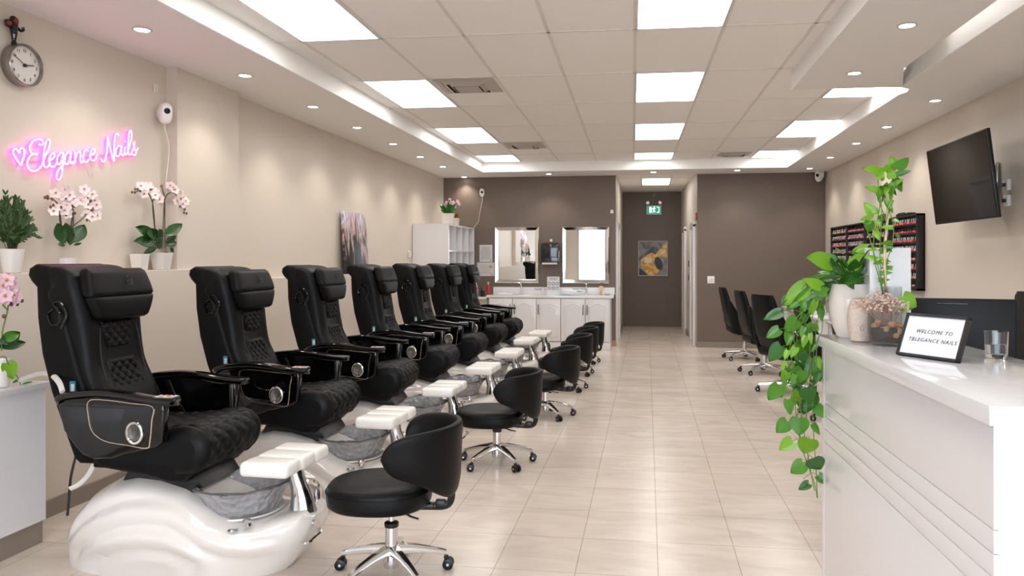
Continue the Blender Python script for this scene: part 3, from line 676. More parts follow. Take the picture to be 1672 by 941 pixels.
# vases
p=Vector((.93,3.615,TZ))
glz=mat('cream_glaze',(226,218,212),.18,coat=.5,bump=(14,.15))
pot=thing('potted_pothos','large cream vase with a trailing pothos spilling off the desk end','potted plant',p)
MB().lathe([(.01,.0),(.052,.0),(.060,.006),(.078,.05),(.092,.10),(.098,.15),(.094,.195),(.082,.235),(.080,.245),(.076,.243),(.076,.225),(.01,.222)],n=48).build('vase',glz,pot)
MB().lathe([(.076,.218),(.03,.225),(.003,.226)],n=24).build('soil',mat('soil',(60,44,34),.9,bump=(90,.8)),pot)
p=Vector((.925,3.43,TZ))
t=thing('speckled_vase','small speckled beige vase between the cream vase and the glass terrarium','vase',p)
MB().lathe([(.004,.0),(.034,.0),(.042,.004),(.052,.05),(.056,.10),(.052,.14),(.043,.172),(.034,.186),(.030,.186),(.036,.168),(.044,.14),(.004,.12)],n=40).build('body',mat('speckled_clay',(206,190,178),.55,bump=(120,.4),var=(160,.2)),t)
MB().tube([(-.012,-.053,.05),(-.016,-.055,.065),(-.008,-.055,.078),(.0,-.0545,.066),(-.006,-.053,.05)],.0015,5).build('engraved_mark',mat('clay_mark',(170,150,140),.6),t)
# glass terrarium jar
p=Vector((.992,3.285,TZ))
jar=thing('glass_terrarium','dark glass jar of stones and dried flowers on the counter','terrarium',p)
MB().lathe([(.004,.0),(.06,.0),(.070,.01),(.076,.05),(.078,.10),(.078,.135),(.0765,.135),(.074,.05),(.066,.013),(.004,.010)],n=48).build('glass_jar',mat('smoky_glass',(120,116,114),.03,alpha=.16,coat=.5),jar)
m=MB(); m.mi=0
m.lathe([(.004,.012),(.058,.014),(.064,.05),(.064,.075),(.004,.085)],n=30)
m.build('dark_pebbles',mat('dark_soil',(48,38,32),.7,bump=(60,1,'v'),var=(60,.6)),jar)
m=MB()
for k in range(16):
    a=random.uniform(0,2*PI); r=random.uniform(.046,.052); m.sphere((r*math.cos(a),r*math.sin(a),random.uniform(.03,.10)),random.uniform(.014,.024),8,6,(1,1,.8))
m.build('stone',mat('tan_stone',(196,152,116),.6,var=(40,.3)),jar)
m=MB()
for k in range(64):
    a=random.uniform(0,2*PI); q=random.uniform(.0,1)**.6; tip=Vector((math.cos(a)*.105*q-.03,math.sin(a)*.08*q,.13+.08*(1-q*.6)+random.uniform(-.01,.02)))
    b=Vector((math.cos(a)*.03*q,math.sin(a)*.03*q,.085)); m.tube([b,b.lerp(tip,.5)+Vector((0,0,.015)),tip],.0012,4)
m.build('dried_stem',mat('dried_stem',(170,140,120),.8),jar)
m=MB()
for k in range(230):
    a=random.uniform(0,2*PI); q=random.uniform(0,1)**.55; c=Vector((math.cos(a)*.108*q-.03,math.sin(a)*.085*q,.132+.085*(1-q*.7)+random.uniform(-.015,.02)))
    m.sphere(c,random.uniform(.0035,.006),6,4)
m.build('dried_flower_heads',mat('dried_pink',(206,180,166),.8),jar)
m=MB()
for k in range(40):
    a=random.uniform(-.6,.9); c=Vector((.02+.05*math.cos(a),.05*math.sin(a)-.03,.125+random.uniform(0,.06))); m.sphere(c,.005,6,4)
m.build('pale_moss',mat('pale_green',(176,186,150),.8),jar)
# white tall box
t=thing('storage_box','tall plain white box standing behind the vases on the counter','box',(1.07,3.545,TZ),.0)
MB().box((0,0,.205),(.175,.09,.41),.003).build('box_body',whitel,t)
MB().box((.0,-.046,.205),(.150,.004,.385),.001).build('front_face',mat('white_pearl',(224,226,230),.25,coat=.3),t)
# monitor seen from behind
c=Vector((1.50,3.93,.75))
t=thing('computer_monitor','black computer monitor seen from behind, beyond the welcome sign','monitor',c,-.22)
MB().prism([(-.26,.16),(.26,.16),(.265,.555),(.255,.565),(-.255,.565),(-.265,.555)],'y',-.018,.018,.006).build('screen_housing',mat('monitor_black',(7,7,8),.45,spec=.3),t)
m=MB(); m.box((0,-.0205,.54),(.16,.004,.006),.001); m.build('vent_slot',gloss,t)
MB().box((0,.02,.19),(.05,.03,.34),.008).build('stand_neck',blackp,t); MB().box((0,.02,.012),(.24,.18,.016),.006).build('stand_foot',blackp,t)
t=thing('task_chair','black leather task chair behind the reception desk at the right edge','office chair',(2.10,4.38,0),PI/2)
L=[[(w_*sgnp(math.cos(a),.4),.045*sgnp(math.sin(a),.6)+y_,z) for a in [2*PI*j/32 for j in range(32)]] for z,w_,y_ in ((.62,.20,.0),(.66,.26,0),(.9,.29,-.01),(1.15,.30,-.02),(1.30,.28,-.03),(1.325,.25,-.03))]
MB().loft(L).build('backrest',mat('grey_black_leather',(20,21,22),.42,bump=(200,.05),spec=.35),t,50)
MB().box((0,.22,.48),(.5,.48,.1),.04,seg=4).build('seat',leather,t)
MB().box((0,.03,.56),(.06,.03,.24),.008).build('back_bracket',blackp,t)
MB().lathe([(.03,.08),(.028,.43)],(0,.2,0),16).build('gas_lift',chrome,t)
for me,(ax,ay) in arm_base(chrome,.3,.075,.1,5,.3):
    a=part(me,t); a.location=(0,.2,0); part(caster_mesh(ax,ay,.297,.4),a)
# ---------------------------------------------------------------- television
t=thing('television','flat black television tilted down on the right wall','television',(2.66,6.84,2.18))
TVr=Matrix.Rotation(-math.atan2(.084,.695),4,'Y')
MB().box((0,0,0),(.03,1.26,.70),.006,rot=TVr).build('housing',blackp,t)
MB().box(TVr@Vector((-.0165,0,.004)),(.002,1.235,.672),0,rot=TVr).build('screen',mat('screen_glass',(2,2,3),.05,spec=.35),t,0)
MB().box(TVr@Vector((.03,0,-.12)),(.05,.8,.38),.01,rot=TVr).build('back_cover',blackp,t)
m=MB(); m.box((.16,0,0),(.24,.05,.05),.004).box((.275,0,0),(.02,.12,.30),.004).box((.05,0,0),(.02,.3,.24),.003); m.build('wall_mount',steel,t)
for z,lab in ((2.12,'upper'),(1.99,'lower')):
    t=thing('wall_outlet','white %s socket box on the wall behind the television'%lab,'socket',(2.94,6.62,z)); MB().box((-.006,0,0),(.03,.075,.09),.003).build('cover_plate',whitep,t)
    MB().box((-.03,.0,0),(.02,.03,.03),.003).build('plug',blackp,t)
# ---------------------------------------------------------------- polish racks on the right wall
rackm=mat('rack_black',(24,18,16),.35)
RK=[(11.36,12.28,'farthest from the viewer'),(10.44,11.34,'second from the back wall'),(9.42,10.40,'half hidden behind the tall plant'),(8.49,9.37,'nearest the television')]
nm=0; caps=[mat('cap_silver',(190,188,190),.2,metal=.6),mat('cap_black',(24,24,26),.3),mat('cap_white',(225,222,220),.3)]
COLS={'red':(190,22,30),'crimson':(150,14,30),'coral':(226,92,70),'pink':(226,140,150),'nude':(208,160,140),'mauve':(150,90,110),'plum':(90,40,66),'peach':(232,172,140),'grey':(150,146,156),'orange':(220,120,50),'rose':(200,84,104),'brown':(120,66,50)}
BOT={}
for ck,cv in COLS.items():
    for ci in range(3):
        b=MB(); b.lathe([(.008,0),(.0165,0),(.0175,.004),(.0175,.032),(.012,.039),(.008,.041)],n=10); b.mi=1; b.lathe([(.0095,.0412),(.009,.072),(.004,.074)],n=8)
        BOT[ck,ci]=b.mesh('nail_polish_bottle',[mat('polish_'+ck,cv,.12,coat=.5),caps[ci]],50)
ROWS={3:[('red','coral','rose'),('red','crimson','red'),('crimson','red','rose'),('mauve','nude','rose'),('peach','nude','coral'),('rose','coral','pink'),('peach','nude','orange'),('nude','pink','brown')],
 2:[('coral','rose','pink'),('pink','nude','mauve'),('mauve','nude','grey'),('rose','plum','mauve'),('nude','peach','pink')],
 1:[('rose','pink','coral'),('pink','mauve','rose'),('grey','mauve','nude'),('plum','rose','mauve'),('nude','pink','rose')],
 0:[('peach','grey','orange'),('rose','mauve','plum'),('pink','rose','coral'),('mauve','nude','grey'),('plum','mauve','nude')]}
NTH=['first','second','third','fourth','fifth','sixth','seventh','eighth','ninth','tenth','eleventh','twelfth','thirteenth']
ORD=['top','second','third','fourth','fifth','sixth','seventh','bottom']
for r,(ya,yb,lab) in enumerate(RK):
    z0,z1=1.168,2.0 if r!=2 else 1.99
    t=thing('polish_rack','black wall rack of nail polish, '+lab,'polish rack',(XR,(ya+yb)/2,0),0,'black nail polish wall racks')
    W=(yb-ya)/2; m=MB()
    m.box((-.006,0,(z0+z1)/2),(.012,2*W,z1-z0)); 
    for s_ in (-1,1): m.box((-.045,s_*(W-.011),(z0+z1)/2),(.086,.022,z1-z0),.001)
    for z in (z0+.011,z1-.011): m.box((-.045,0,z),(.086,2*W,.022),.001)
    m.build('rack_frame',rackm,t,30)
    for k in range(8):
        z=z1-.022-.1*(k+1)+.0
        if k==7: z=z0+.0225
        sh=MB(); 
        if k<7: sh.box((-.047,0,z),(.07,2*W-.048,.007))
        sh.box((-.080,0,z+.010),(.004,2*W-.048,.016)); sh.build('shelf',rackm,t,0)
        if k>=(8 if r==3 else 5): continue
        N=13 if r==3 else 12
        for j in range(N):
            ck=ROWS[r][k][(j*7+k)%3 if j%4 else (j//4)%3]; ci=(0,1,0)[(k+r)%3] if r else (0,2,0)[k%3]
            y=(ya+yb)/2-W+.05+(2*W-.10)*j/(N-1)
            if k==7 and j in (3,4,5): continue
            b=bpy.data.objects.new('nail_polish_bottle',BOT[ck,ci]); C.objects.link(b); b.location=(XR-.058+random.uniform(-.006,.006),y,z+.0037 if k<7 else z-.0)
            capw=('silver','black','white')[ci]
            tag(b,'%s nail polish, %s from left, %s shelf, rack %s'%(ck,NTH[N-1-j],ORD[k],lab),'nail polish bottle','nail polish on the %s shelf of the rack %s'%(ORD[k],lab))
t=thing('flat_case','thin black case lying on top of the rack nearest the television','case',(XR-.05,8.95,2.0015)); MB().box((0,0,.012),(.08,.42,.022),.004).build('case_body',blackp,t); MB().box((-.03,.05,.028),(.02,.2,.01),.003).build('case_handle',blackp,t)
# ---------------------------------------------------------------- vanity with two sinks
VF=12.42
van=thing('vanity_cabinet','white sink cabinet with five arched doors and black pulls','cabinet',(0,0,0))
vx0,vx1=-2.66,-.60; vz=.855
MB().box(((vx0+vx1)/2,(VF+BACK)/2+.01,vz/2),(vx1-vx0,BACK-VF-.03,vz)).build('cabinet_body',whitel,van,0)
MB().box(((vx0+vx1)/2,VF+.01,.06),(vx1-vx0,.03,.115),.002).build('plinth',whitel,van,0)
xs=[vx0+.01,-2.245,-1.835,-1.425,-1.015,vx1-.02]
for k in range(5):
    a,b=xs[k]+.004,xs[k+1]-.004; zc0,zc1=.135,.845
    d=MB(); d.box(((a+b)/2,VF-.002,(zc0+zc1)/2),(b-a,.018,zc1-zc0),.003)
    do=d.build('door',whitel,van,30)
    w_=(b-a)/2-.055; cxm=(a+b)/2
    arch=[(cxm-w_,zc0+.06),(cxm+w_,zc0+.06),(cxm+w_,zc1-.135)]+[(cxm+w_*t,zc1-.135+.055*(math.cos(t*PI)*.5+.5)**1.0) for t in [.8-.1*i for i in range(17)]]+[(cxm-w_,zc1-.135)]
    m=MB(); m.tube([(x_,VF-.013,z_) for x_,z_ in arch],.006,6,True); m.build('moulding',whitel,do,30)
    w2=w_-.03; arch2=[(cxm-w2,zc0+.09),(cxm+w2,zc0+.09),(cxm+w2,zc1-.165)]+[(cxm+w2*t,zc1-.165+.05*(math.cos(t*PI)*.5+.5)) for t in [.8-.1*i for i in range(17)]]+[(cxm-w2,zc1-.165)]
    m=MB(); m.prism(arch2,'y',VF-.018,VF-.006,.0); m.build('raised_panel',whitel,do,30)
    hx=[b-.03,a+.03,a+.03,b-.03,a+.03][k]
    m=MB(); m.box((hx,VF-.035,.665),(.012,.012,.165),.003)
    for z in (.60,.73): m.box((hx,VF-.022,z),(.010,.026,.010))
    m.build('pull_handle',blackp,do,30)
ctop=thing('sink_countertop','white quartz countertop with backsplash and two sinks','countertop',(0,0,0))
MB().box((-1.62,12.70,.875),(2.14,.60,.04),.004).build('worktop',quartz,ctop)
MB().box((-1.62,12.99,.955),(2.14,.02,.12),.002).build('backsplash',quartz,ctop)
for x in (-2.05,-1.0): MB().lathe([(.19,.0005),(.18,.004),(.17,.002),(.16,.001)],(x,12.66,.895),30,1,.8).build('sink_rim',whitec,ctop)
low=thing('side_counter','lower white counter to the left of the sink cabinet','counter',(0,0,0))
MB().box((-3.08,12.72,.84),(.76,.54,.035),.004).build('worktop',quartz,low)
MB().box((-3.07,12.74,.41),(.76,.48,.82)).build('cabinet_body',mat('cream_laminate',(206,196,182),.4),low,0)
for x,lab in ((-2.17,'left'),(-1.03,'right')):
    t=thing('faucet','tall chrome faucet at the %s sink'%lab,'faucet',(x,12.86,.8955),0,'chrome sink faucets')
    MB().lathe([(.024,0),(.024,.008),(.017,.012),(.016,.12),(.019,.13),(.019,.165),(.010,.175)],n=20).build('faucet_body',chrome,t)
    MB().tube([(0,-.01,.12),(0,-.09,.135),(0,-.135,.12)],.012,10).build('spout',chrome,t); MB().tube([(0,0,.175),(-.03,0,.195),(-.06,0,.195)],.006,8).build('lever',chrome,t)
# mirrors
mirm=mat('mirror_silver',(.93,.94,.94),.01,metal=1); bev=mat('bevelled_mirror',(.86,.87,.87),.06,metal=1)
for x0,x1,lab in ((-2.665,-1.875,'left rectangular wall mirror with a mirrored border, above the left sink'),(-1.465,-.645,'right rectangular wall mirror with a mirrored border, above the right sink')):
    t=thing('wall_mirror',lab,'mirror',((x0+x1)/2,BACK,1.58),0,'rectangular mirrors above the sinks'); W,Hm=(x1-x0)/2,.495
    MB().box((0,-.012,0),(2*W-.13,.006,2*Hm-.13)).build('mirror_glass',mirm,t,0)
    m=MB(); R=[]
    for f_,y_ in ((0,-.004),(0,-.016),(.012,-.024),(.060,-.016),(.068,-.012)): R.append([(a*(W-f_),y_,b*(Hm-f_)) for a,b in ((-1,-1),(1,-1),(1,1),(-1,1))])
    m.loft(R,False); m.build('mirror_border',bev,t,0)
    MB().box((0,-.003,0),(2*W-.01,.006,2*Hm-.01)).build('backing_board',blackp,t,0)
# towel dispenser
t=thing('towel_dispenser','black paper towel dispenser between the two mirrors','dispenser',(-1.67,BACK,1.615))
MB().prism([(0,-.185),(0,.175),(-.12,.175),(-.155,.15),(-.165,.05),(-.15,-.06),(-.16,-.185)],'x',-.155,.155,.012).build('cover',mat('dispenser_black',(26,26,28),.15,coat=.6),t)
MB().prism([(-.10,-.20),(-.155,-.20),(-.165,-.17),(-.10,-.17)],'x',-.13,.13).build('paper_towel',whitep,t)
MB().box((.158,-.08,-.06),(.012,.06,.20),.004).build('lever',steel,t); MB().box((0,-.158,-.075),(.27,.014,.012),.003).build('seam_strip',gloss,t)
t=thing('air_freshener','tiny white dispenser fixed above the towel dispenser','dispenser',(-1.66,BACK-.018,1.83)); MB().box((0,0,0),(.045,.035,.05),.008).build('body',whitep,t); MB().box((0,-.018,-.01),(.02,.006,.02),.002).build('nozzle',whitel,t)
# notices
def notice(name,lab,u0,v0,u1,v1,yy,rows,col=(212,206,204),extra=None):
    a=atY(u0,v0,yy); b=atY(u1,v1,yy); t=thing(name,lab,'notice',((a.x+b.x)/2,yy,(a.z+b.z)/2)); W,Hn=abs(b.x-a.x),abs(a.z-b.z)
    MB().box((0,-.002,0),(W,.004,Hn)).build('sheet',mat('paper_%d'%col[0],col,.6),t,0)
    m=MB()
    for k in range(rows): m.box((-.02*W,-.0046,Hn*(.34-.72*k/rows)),(W*random.uniform(.55,.8),.001,Hn*.012))
    m.build('printed_lines',mat('print_grey',(120,116,118),.6),t,0)
    m=MB(); m.box((W*.36,-.0046,-Hn*.40),(W*.08,.001,Hn*.05)); m.build('stamp',mat('stamp_brown',(90,50,40),.6),t,0)
    return t,W,Hn
notice('paper_notice','upright printed notice on the brown wall left of the mirrors',783,400,804,428,BACK,14)
t,W,Hn=notice('paper_notice','lower wide notice with a gold crest on the brown wall',779,428.8,807,451,BACK,9)
m=MB(); m.lathe([(.001,0),(.022,.0),(.022,.0015)],n=16); o=m.build('gold_crest',mat('crest_gold',(170,128,60),.5),t); o.rotation_euler=(PI/2,0,0); o.location=(W*.3,-.0045,Hn*.18)
# countertop card with six ring drawings
t=thing('counter_card','white card with six round pictures standing between the sinks','sign',(-1.59,12.74,.8955))
MB().box((0,0,.155),(.215,.006,.31)).build('card',mat('card_glossy',(226,224,228),.2,coat=.4),t,0)
MB().box((0,0,.004),(.215,.06,.006)).build('base',whitel,t,0)
m=MB()
for i in range(3):
    for j in range(2): m.tube([(-.068+.068*i+.022*math.cos(a),-.0045,.19-.078*j+.024*math.sin(a)) for a in [2*PI*k/12 for k in range(12)]],.005,5,True)
m.build('printed_rings',mat('print_mauve',(120,110,120),.5),t)
m=MB()
for k in range(3): m.box((0,-.0042,.285-.014*k),(.17-.03*k,.001,.005))
m.build('printed_lines',mat('print_grey',(120,116,118),.6),t,0)
# lettering on the backsplash
for x,lines,lab,mm in ((-1.93,('NO WASTE','IN SINK'),'black lettering','b'),(-1.23,('PLEASE DO NOT','USE HAND'),'','b')): pass
t=thing('backsplash_lettering','small black lettering stuck on the backsplash by the left sink','lettering',(-1.83,12.979,.965)); me=text_mesh('PLEASE',.042,.0008); me.materials.append(inkm); part(me,t).rotation_euler=(PI/2,0,0)
t.children[0].name='letters'; t.children[0].location=(-.06,0,.012)
me=text_mesh('KEEP',.042,.0008); me.materials.append(mat('ink_pink',(205,120,125),.5)); o=part(me,t,'pink letters'); o.name='letters'; o.rotation_euler=(PI/2,0,0); o.location=(.09,0,.012)
t=thing('backsplash_lettering','two rows of black lettering on the backsplash by the right sink','lettering',(-1.16,12.979,.965))
for z,b in ((.018,'HAND WASH'),(-.022,'ONLY')):
    me=text_mesh(b,.040,.0008); me.materials.append(inkm); o=part(me,t); o.name='letters'; o.rotation_euler=(PI/2,0,0); o.location=(0,0,z)
# things on the counters
def bottle(name,lab,cat,x,y,z,r,h,col,capcol,tr=0,band=None):
    t=thing(name,lab,cat,(x,y,z))
    MB().lathe([(r*.85,0),(r,.004),(r,h*.62),(r*.45,h*.78),(r*.4,h*.8)],n=20).build('bottle_body',mat('plastic_%d_%d_%d'%col,col,.25,trans=tr),t)
    MB().lathe([(r*.5,h*.8),(r*.45,h*.95),(r*.2,h)],n=14).build('cap',mat('plastic_%d_%d_%d'%capcol,capcol,.3),t)
    if band: MB().lathe([(r*1.02,h*.5),(r*1.02,h*.6)],n=20,cap=False).build('label_band',mat('plastic_%d_%d_%d'%band,band,.4),t)
    return t
bottle('spray_bottle','grey bottle with a white cap and red band on the side counter','bottle',-2.93,12.62,.858,.05,.27,(176,176,180),(228,226,222),0,(190,30,36))
bottle('soap_bottle','red bottle with a pointed nozzle beside the sink cabinet','bottle',-2.70,12.60,.8955,.028,.22,(196,26,36),(226,180,170))
bottle('pump_bottle','small dark brown bottle between the grey and red bottles','bottle',-2.81,12.66,.858,.036,.17,(50,34,32),(90,70,66))
t=thing('coffee_machine','dark shiny appliance half hidden by the last pedicure chair','appliance',(-3.12,12.66,.858)); MB().box((0,0,.12),(.20,.22,.24),.02).build('housing',mat('appliance_black',(26,24,24),.2,coat=.5,var=(40,.5)),t)
m=MB(); m.box((0,-.113,.15),(.15,.006,.10),.002); m.build('front_panel',chrome,t)
m=MB(); m.box((0,-.12,.03),(.12,.05,.012),.003); m.build('drip_tray',steel,t)
def crumple(name,lab,cat,x,y,z,sx,sy,h,m_):
    g=MB(); g.grid(lambda a,b:(x+sx*(a-.5)*(1+.2*math.sin(9*b)),y+sy*(b-.5)*(1+.15*math.sin(8*a)),z+.001+h*(.5+.5*math.sin(7*a+3*b)*math.cos(6*b-2*a))*min(1,4*min(a,1-a,b,1-b)+.1)),20,14)
    g.grid(lambda a,b:(x+sx*(a-.5)*(1+.2*math.sin(9*b)),y+sy*(b-.5)*(1+.15*math.sin(8*a)),z+.0005),20,14)
    tag(g.build(name,m_,None,60),lab,cat)
crumple('white_cloth','crumpled white cloth left of the left faucet','cloth',-2.40,12.62,.8955,.22,.12,.05,mat('cloth_white',(226,220,216),.8))
crumple('blue_cloth','folded light blue cloth beside the standing card','cloth',-1.37,12.62,.8955,.22,.14,.022,mat('cloth_blue',(120,186,204),.8))
t=thing('flower_ornament','small cream flower ornament at the right sink','ornament',(-.78,12.90,.8955))
MB().lathe([(.025,0),(.03,.01),(.012,.04),(.008,.07)],n=14).build('stand',mat('ornament_gold',(190,160,110),.3,metal=.6),t)
m=MB()
for k in range(9): a=k*2*PI/8; m.sphere((.032*math.cos(a),.012*math.sin(3*a),.105+.032*math.sin(a)),.017,8,5)
m.build('petals',mat('ornament_cream',(230,214,190),.5),t)
t=thing('soap_dish','clear dish at the right end of the sink countertop','dish',(-.66,12.60,.8955)); MB().lathe([(.03,0),(.055,.03),(.053,.03),(.028,.006)],n=18).build('dish_body',mat('dish_glass',(230,228,226),.1,trans=.5),t); MB().box((0,0,.024),(.05,.03,.016),.006).build('soap_bar',whitec,t)
# cube shelf on the left wall
X0,X1,Y0,Y1,Z0,Z1=-3.595,-3.02,11.2,12.93,1.215,2.055
sh_=thing('cube_shelf','white cube shelf unit fixed high in the far left corner','shelf unit',(0,0,0))
m=MB(); tk=.03
m.box(((X0+X1)/2,Y0+tk/2,(Z0+Z1)/2),(X1-X0,tk,Z1-Z0-2*tk)).box(((X0+X1)/2,Y1-tk/2,(Z0+Z1)/2),(X1-X0,tk,Z1-Z0-2*tk)).box(((X0+X1)/2,(Y0+Y1)/2,Z1-tk/2),(X1-X0,Y1-Y0,tk)).box(((X0+X1)/2,(Y0+Y1)/2,Z0+tk/2),(X1-X0,Y1-Y0,tk))
m.build('carcass',whitel,sh_,0); MB().box((X0+.15,(Y0+Y1)/2,(Z0+Z1)/2),(.01,Y1-Y0-.06,Z1-Z0-.06)).build('back_panel',whitel,sh_,0)
MB().box(((X0+X1)/2+.07,(Y0+Y1)/2,(Z0+Z1)/2),(X1-X0-.15,Y1-Y0-.06,.02)).build('shelf_board',whitel,sh_,0)
for k in (1,2,3): MB().box(((X0+X1)/2+.07,Y0+(Y1-Y0)*k/4,(Z0+Z1)/2),(X1-X0-.15,.02,Z1-Z0-.06)).build('divider',whitel,sh_,0)
for k,(yy,col) in enumerate(((11.45,(196,140,120)),(11.85,(180,150,140)),(12.3,(200,150,130)),(12.7,(120,90,80)))):
    t=thing('small_jar','tiny %s jar in the %s upper cube of the shelf unit'%(['terracotta','greyish pink','peach','dark brown'][k],['first','second','third','fourth'][k]),'jar',(-3.12,yy,1.6455)); MB().lathe([(.02,0),(.024,.005),(.024,.035),(.018,.04)],n=14).build('jar_body',mat('jar_%d'%k,col,.4),t); MB().lathe([(.022,.0405),(.022,.052),(.01,.054)],n=14).build('lid',whitep,t)
# ---------------------------------------------------------------- security cameras
cabm=mat('cable_white',(222,212,206),.5)
def seccam(lab,p,aim,cable=None,s_=1.0,kind='turret'):
    t=thing('security_camera',lab,'security camera',p); d=Vector(aim).normalized(); q=d.to_track_quat('Z','Y').to_matrix().to_4x4()
    m=MB(); L=[]
    prof=[(.030,-.03),(.040,-.015),(.042,.02),(.040,.05),(.030,.062)]
    for r,z in prof: L.append([q@Vector((.85*r*s_*sgnp(math.cos(a),.8),1.5*r*s_*sgnp(math.sin(a),.8)-.01,z*s_)) for a in [2*PI*k/20 for k in range(20)]])
    m.loft(L); m.build('housing',whitep,t,50)
    m=MB(); m.loft([[q@Vector((r*s_*math.cos(a),r*s_*math.sin(a)+.008*s_,z*s_)) for a in [2*PI*k/16 for k in range(16)]] for r,z in ((.018,.060),(.017,.066),(.006,.068))]); m.build('lens',gloss,t,50)
    if cable: MB().tube(spl([Vector(c)-Vector(p) for c in cable],5),.004,6).build('cable',cabm,t)
    return t
pc=Vector((-3.54,5.10,2.60)); seccam('white security camera with dangling cable in the left wall corner',pc,(1,-.9,-.25),[pc+Vector((0,.0,-.03)),atX(268,205,-3.54),atX(276,240,-3.54),atX(272,285,-3.54),atX(270,305,-3.54)],1.25)
t=bpy.context.scene.objects['security_camera']; MB().box((-.03,.01,-.01),(.06,.05,.06),.01).build('wall_bracket',whitep,t)
pc=Vector((-2.885,12.94,2.70)); seccam('white security camera on the brown wall above the shelf unit',pc,(.2,-1,-.35),[pc+Vector((.0,.04,-.05)),atY(787,330,12.985),atY(783,350,12.985),atY(781,362,12.985),atY(775,370,12.985),(-3.04,12.96,2.02)],1.2)
pc=Vector((2.83,12.9,2.90)); seccam('white security camera in the far right ceiling corner',pc,(-.6,-1,-.3),None,1.5)
t=[o for o in sc.objects if o.name.startswith('security_camera')][-1]; MB().sphere((.03,-.03,.01),.075,14,8,(.6,.6,1)).build('dome_cover',whitep,t)
# light switch, thermostat, alarms
def plate(name,lab,cat,c,d,m_=whitep,inner=None):
    t=thing(name,lab,cat,c); MB().box((0,0,0),d,min(d)*.3).build('plate',m_,t)
    k=[i for i in range(3) if d[i]==min(d)][0]; off=[0,0,0]; off[k]=(-1 if (k==1 or c[0]>0) else 1)*min(d)*.6; dd=[q*.45 for q in d]; dd[k]=min(d)*.5
    MB().box(off,dd,min(dd)*.2).build('button',inner or whitel,t); return t
plate('light_switch','white light switch plate on the brown wall right of the hallway','light switch',(1.08,BACK-.004,1.155),(.12,.008,.125))
plate('wall_thermostat','small dark control panel on the right hallway wall','control panel',(.80,14.75,1.42),(.012,.07,.12),mat('panel_grey',(70,64,60),.4))
plate('wall_switch','small dark switch below the control panel in the hallway','light switch',(.80,14.75,1.15),(.012,.06,.10),mat('panel_grey',(70,64,60),.4))
plate('fire_alarm','small red fire alarm on the right hallway wall','fire alarm',(.846,13.13,2.24),(.03,.10,.13),mat('alarm_red',(170,30,34),.35))
plate('wall_sensor','small round white sensor at the left edge of the hallway','sensor',(-.60,BACK-.006,2.33),(.05,.012,.06))
for u,v,X_,lab in ((1008,475,0,''),): pass
t=thing('wall_hook','clear adhesive hook on the left wall behind the fifth chair','hook',tuple(atX(667,415,-3.59))); MB().tube(spl([(0,0,.05),(.03,0,.03),(.03,0,-.03),(.01,0,-.05),(.02,.03,-.03)],4),.008,6).build('hook',whitep,t); MB().box((.004,0,0),(.006,.04,.09),.002).build('base',whitep,t)
t=thing('wall_hook','clear adhesive hook above the left wall camera','hook',tuple(atX(252,145,-3.595))); MB().tube(spl([(0,0,.03),(.02,0,.02),(.02,0,-.02),(.01,0,-.03)],4),.003,6).build('hook',whitep,t); MB().box((.002,0,0),(.003,.02,.05),.001).build('base',whitep,t)
# exit sign & art at the end of the hallway
HE=16.888
t=thing('exit_sign','green running-man exit sign on the wall at the end of the hallway','exit sign',(.155,HE-.03,2.60))
MB().box((0,0,0),(.33,.05,.205),.006).build('housing',whitep,t); MB().box((0,-.026,0),(.305,.004,.18)).build('green_panel',mat('exit_green',(16,110,76),.4,emit=(.02,.33,.2),es=.5),t,0)
pm=mat('exit_pictogram',(220,250,235),.4,emit=(.7,1,.85),es=.9)
m=MB(); P=lambda pts:m.prism(pts,'y',-.0295,-.0285)
P([(-.10,-.06),(-.05,-.06),(-.05,.07),(-.10,.07)]); P([(-.035,-.06),(-.02,-.06),(.0,-.01),(.02,-.06),(.035,-.05),(.012,.01),(.018,.035),(.04,.02),(.045,.03),(.01,.055),(-.03,.045),(-.045,.015),(-.035,.01),(-.02,.03),(-.012,.01)])
P([(.01+.016*math.cos(a),.075+.012*math.sin(a)) for a in [2*PI*k/10 for k in range(10)]]); P([(.06,-.06),(.12,-.06),(.12,.07),(.06,.07),(.06,.055),(.105,.055),(.105,-.045),(.06,-.045)])
m.build('pictogram',pm,t,0)
for s_,l in ((-1,'left'),(1,'right')):
    t2=thing('emergency_lamp','round %s emergency lamp head above the exit sign'%l,'emergency lamp',(.155+s_*.135,HE-.05,2.765),0,'emergency lamp heads'); MB().sphere((0,0,0),.058,14,9,(1,.8,1)).build('lamp_housing',mat('lamp_grey',(170,160,150),.4),t2)
    o=MB().tube([(0,-.03,0),(0,-.055,-.005)],[.036,.034],16).build('lamp_lens',steel,t2)
t2=thing('ceiling_sensor','small grey sensor on the hallway wall above the exit sign','sensor',(.155,HE-.02,2.93)); MB().sphere((0,0,0),.035,10,6,(1,.7,1)).build('body',mat('lamp_grey',(170,160,150),.4),t2); MB().box((0,-.026,0),(.02,.01,.02),.002).build('lens',gloss,t2)
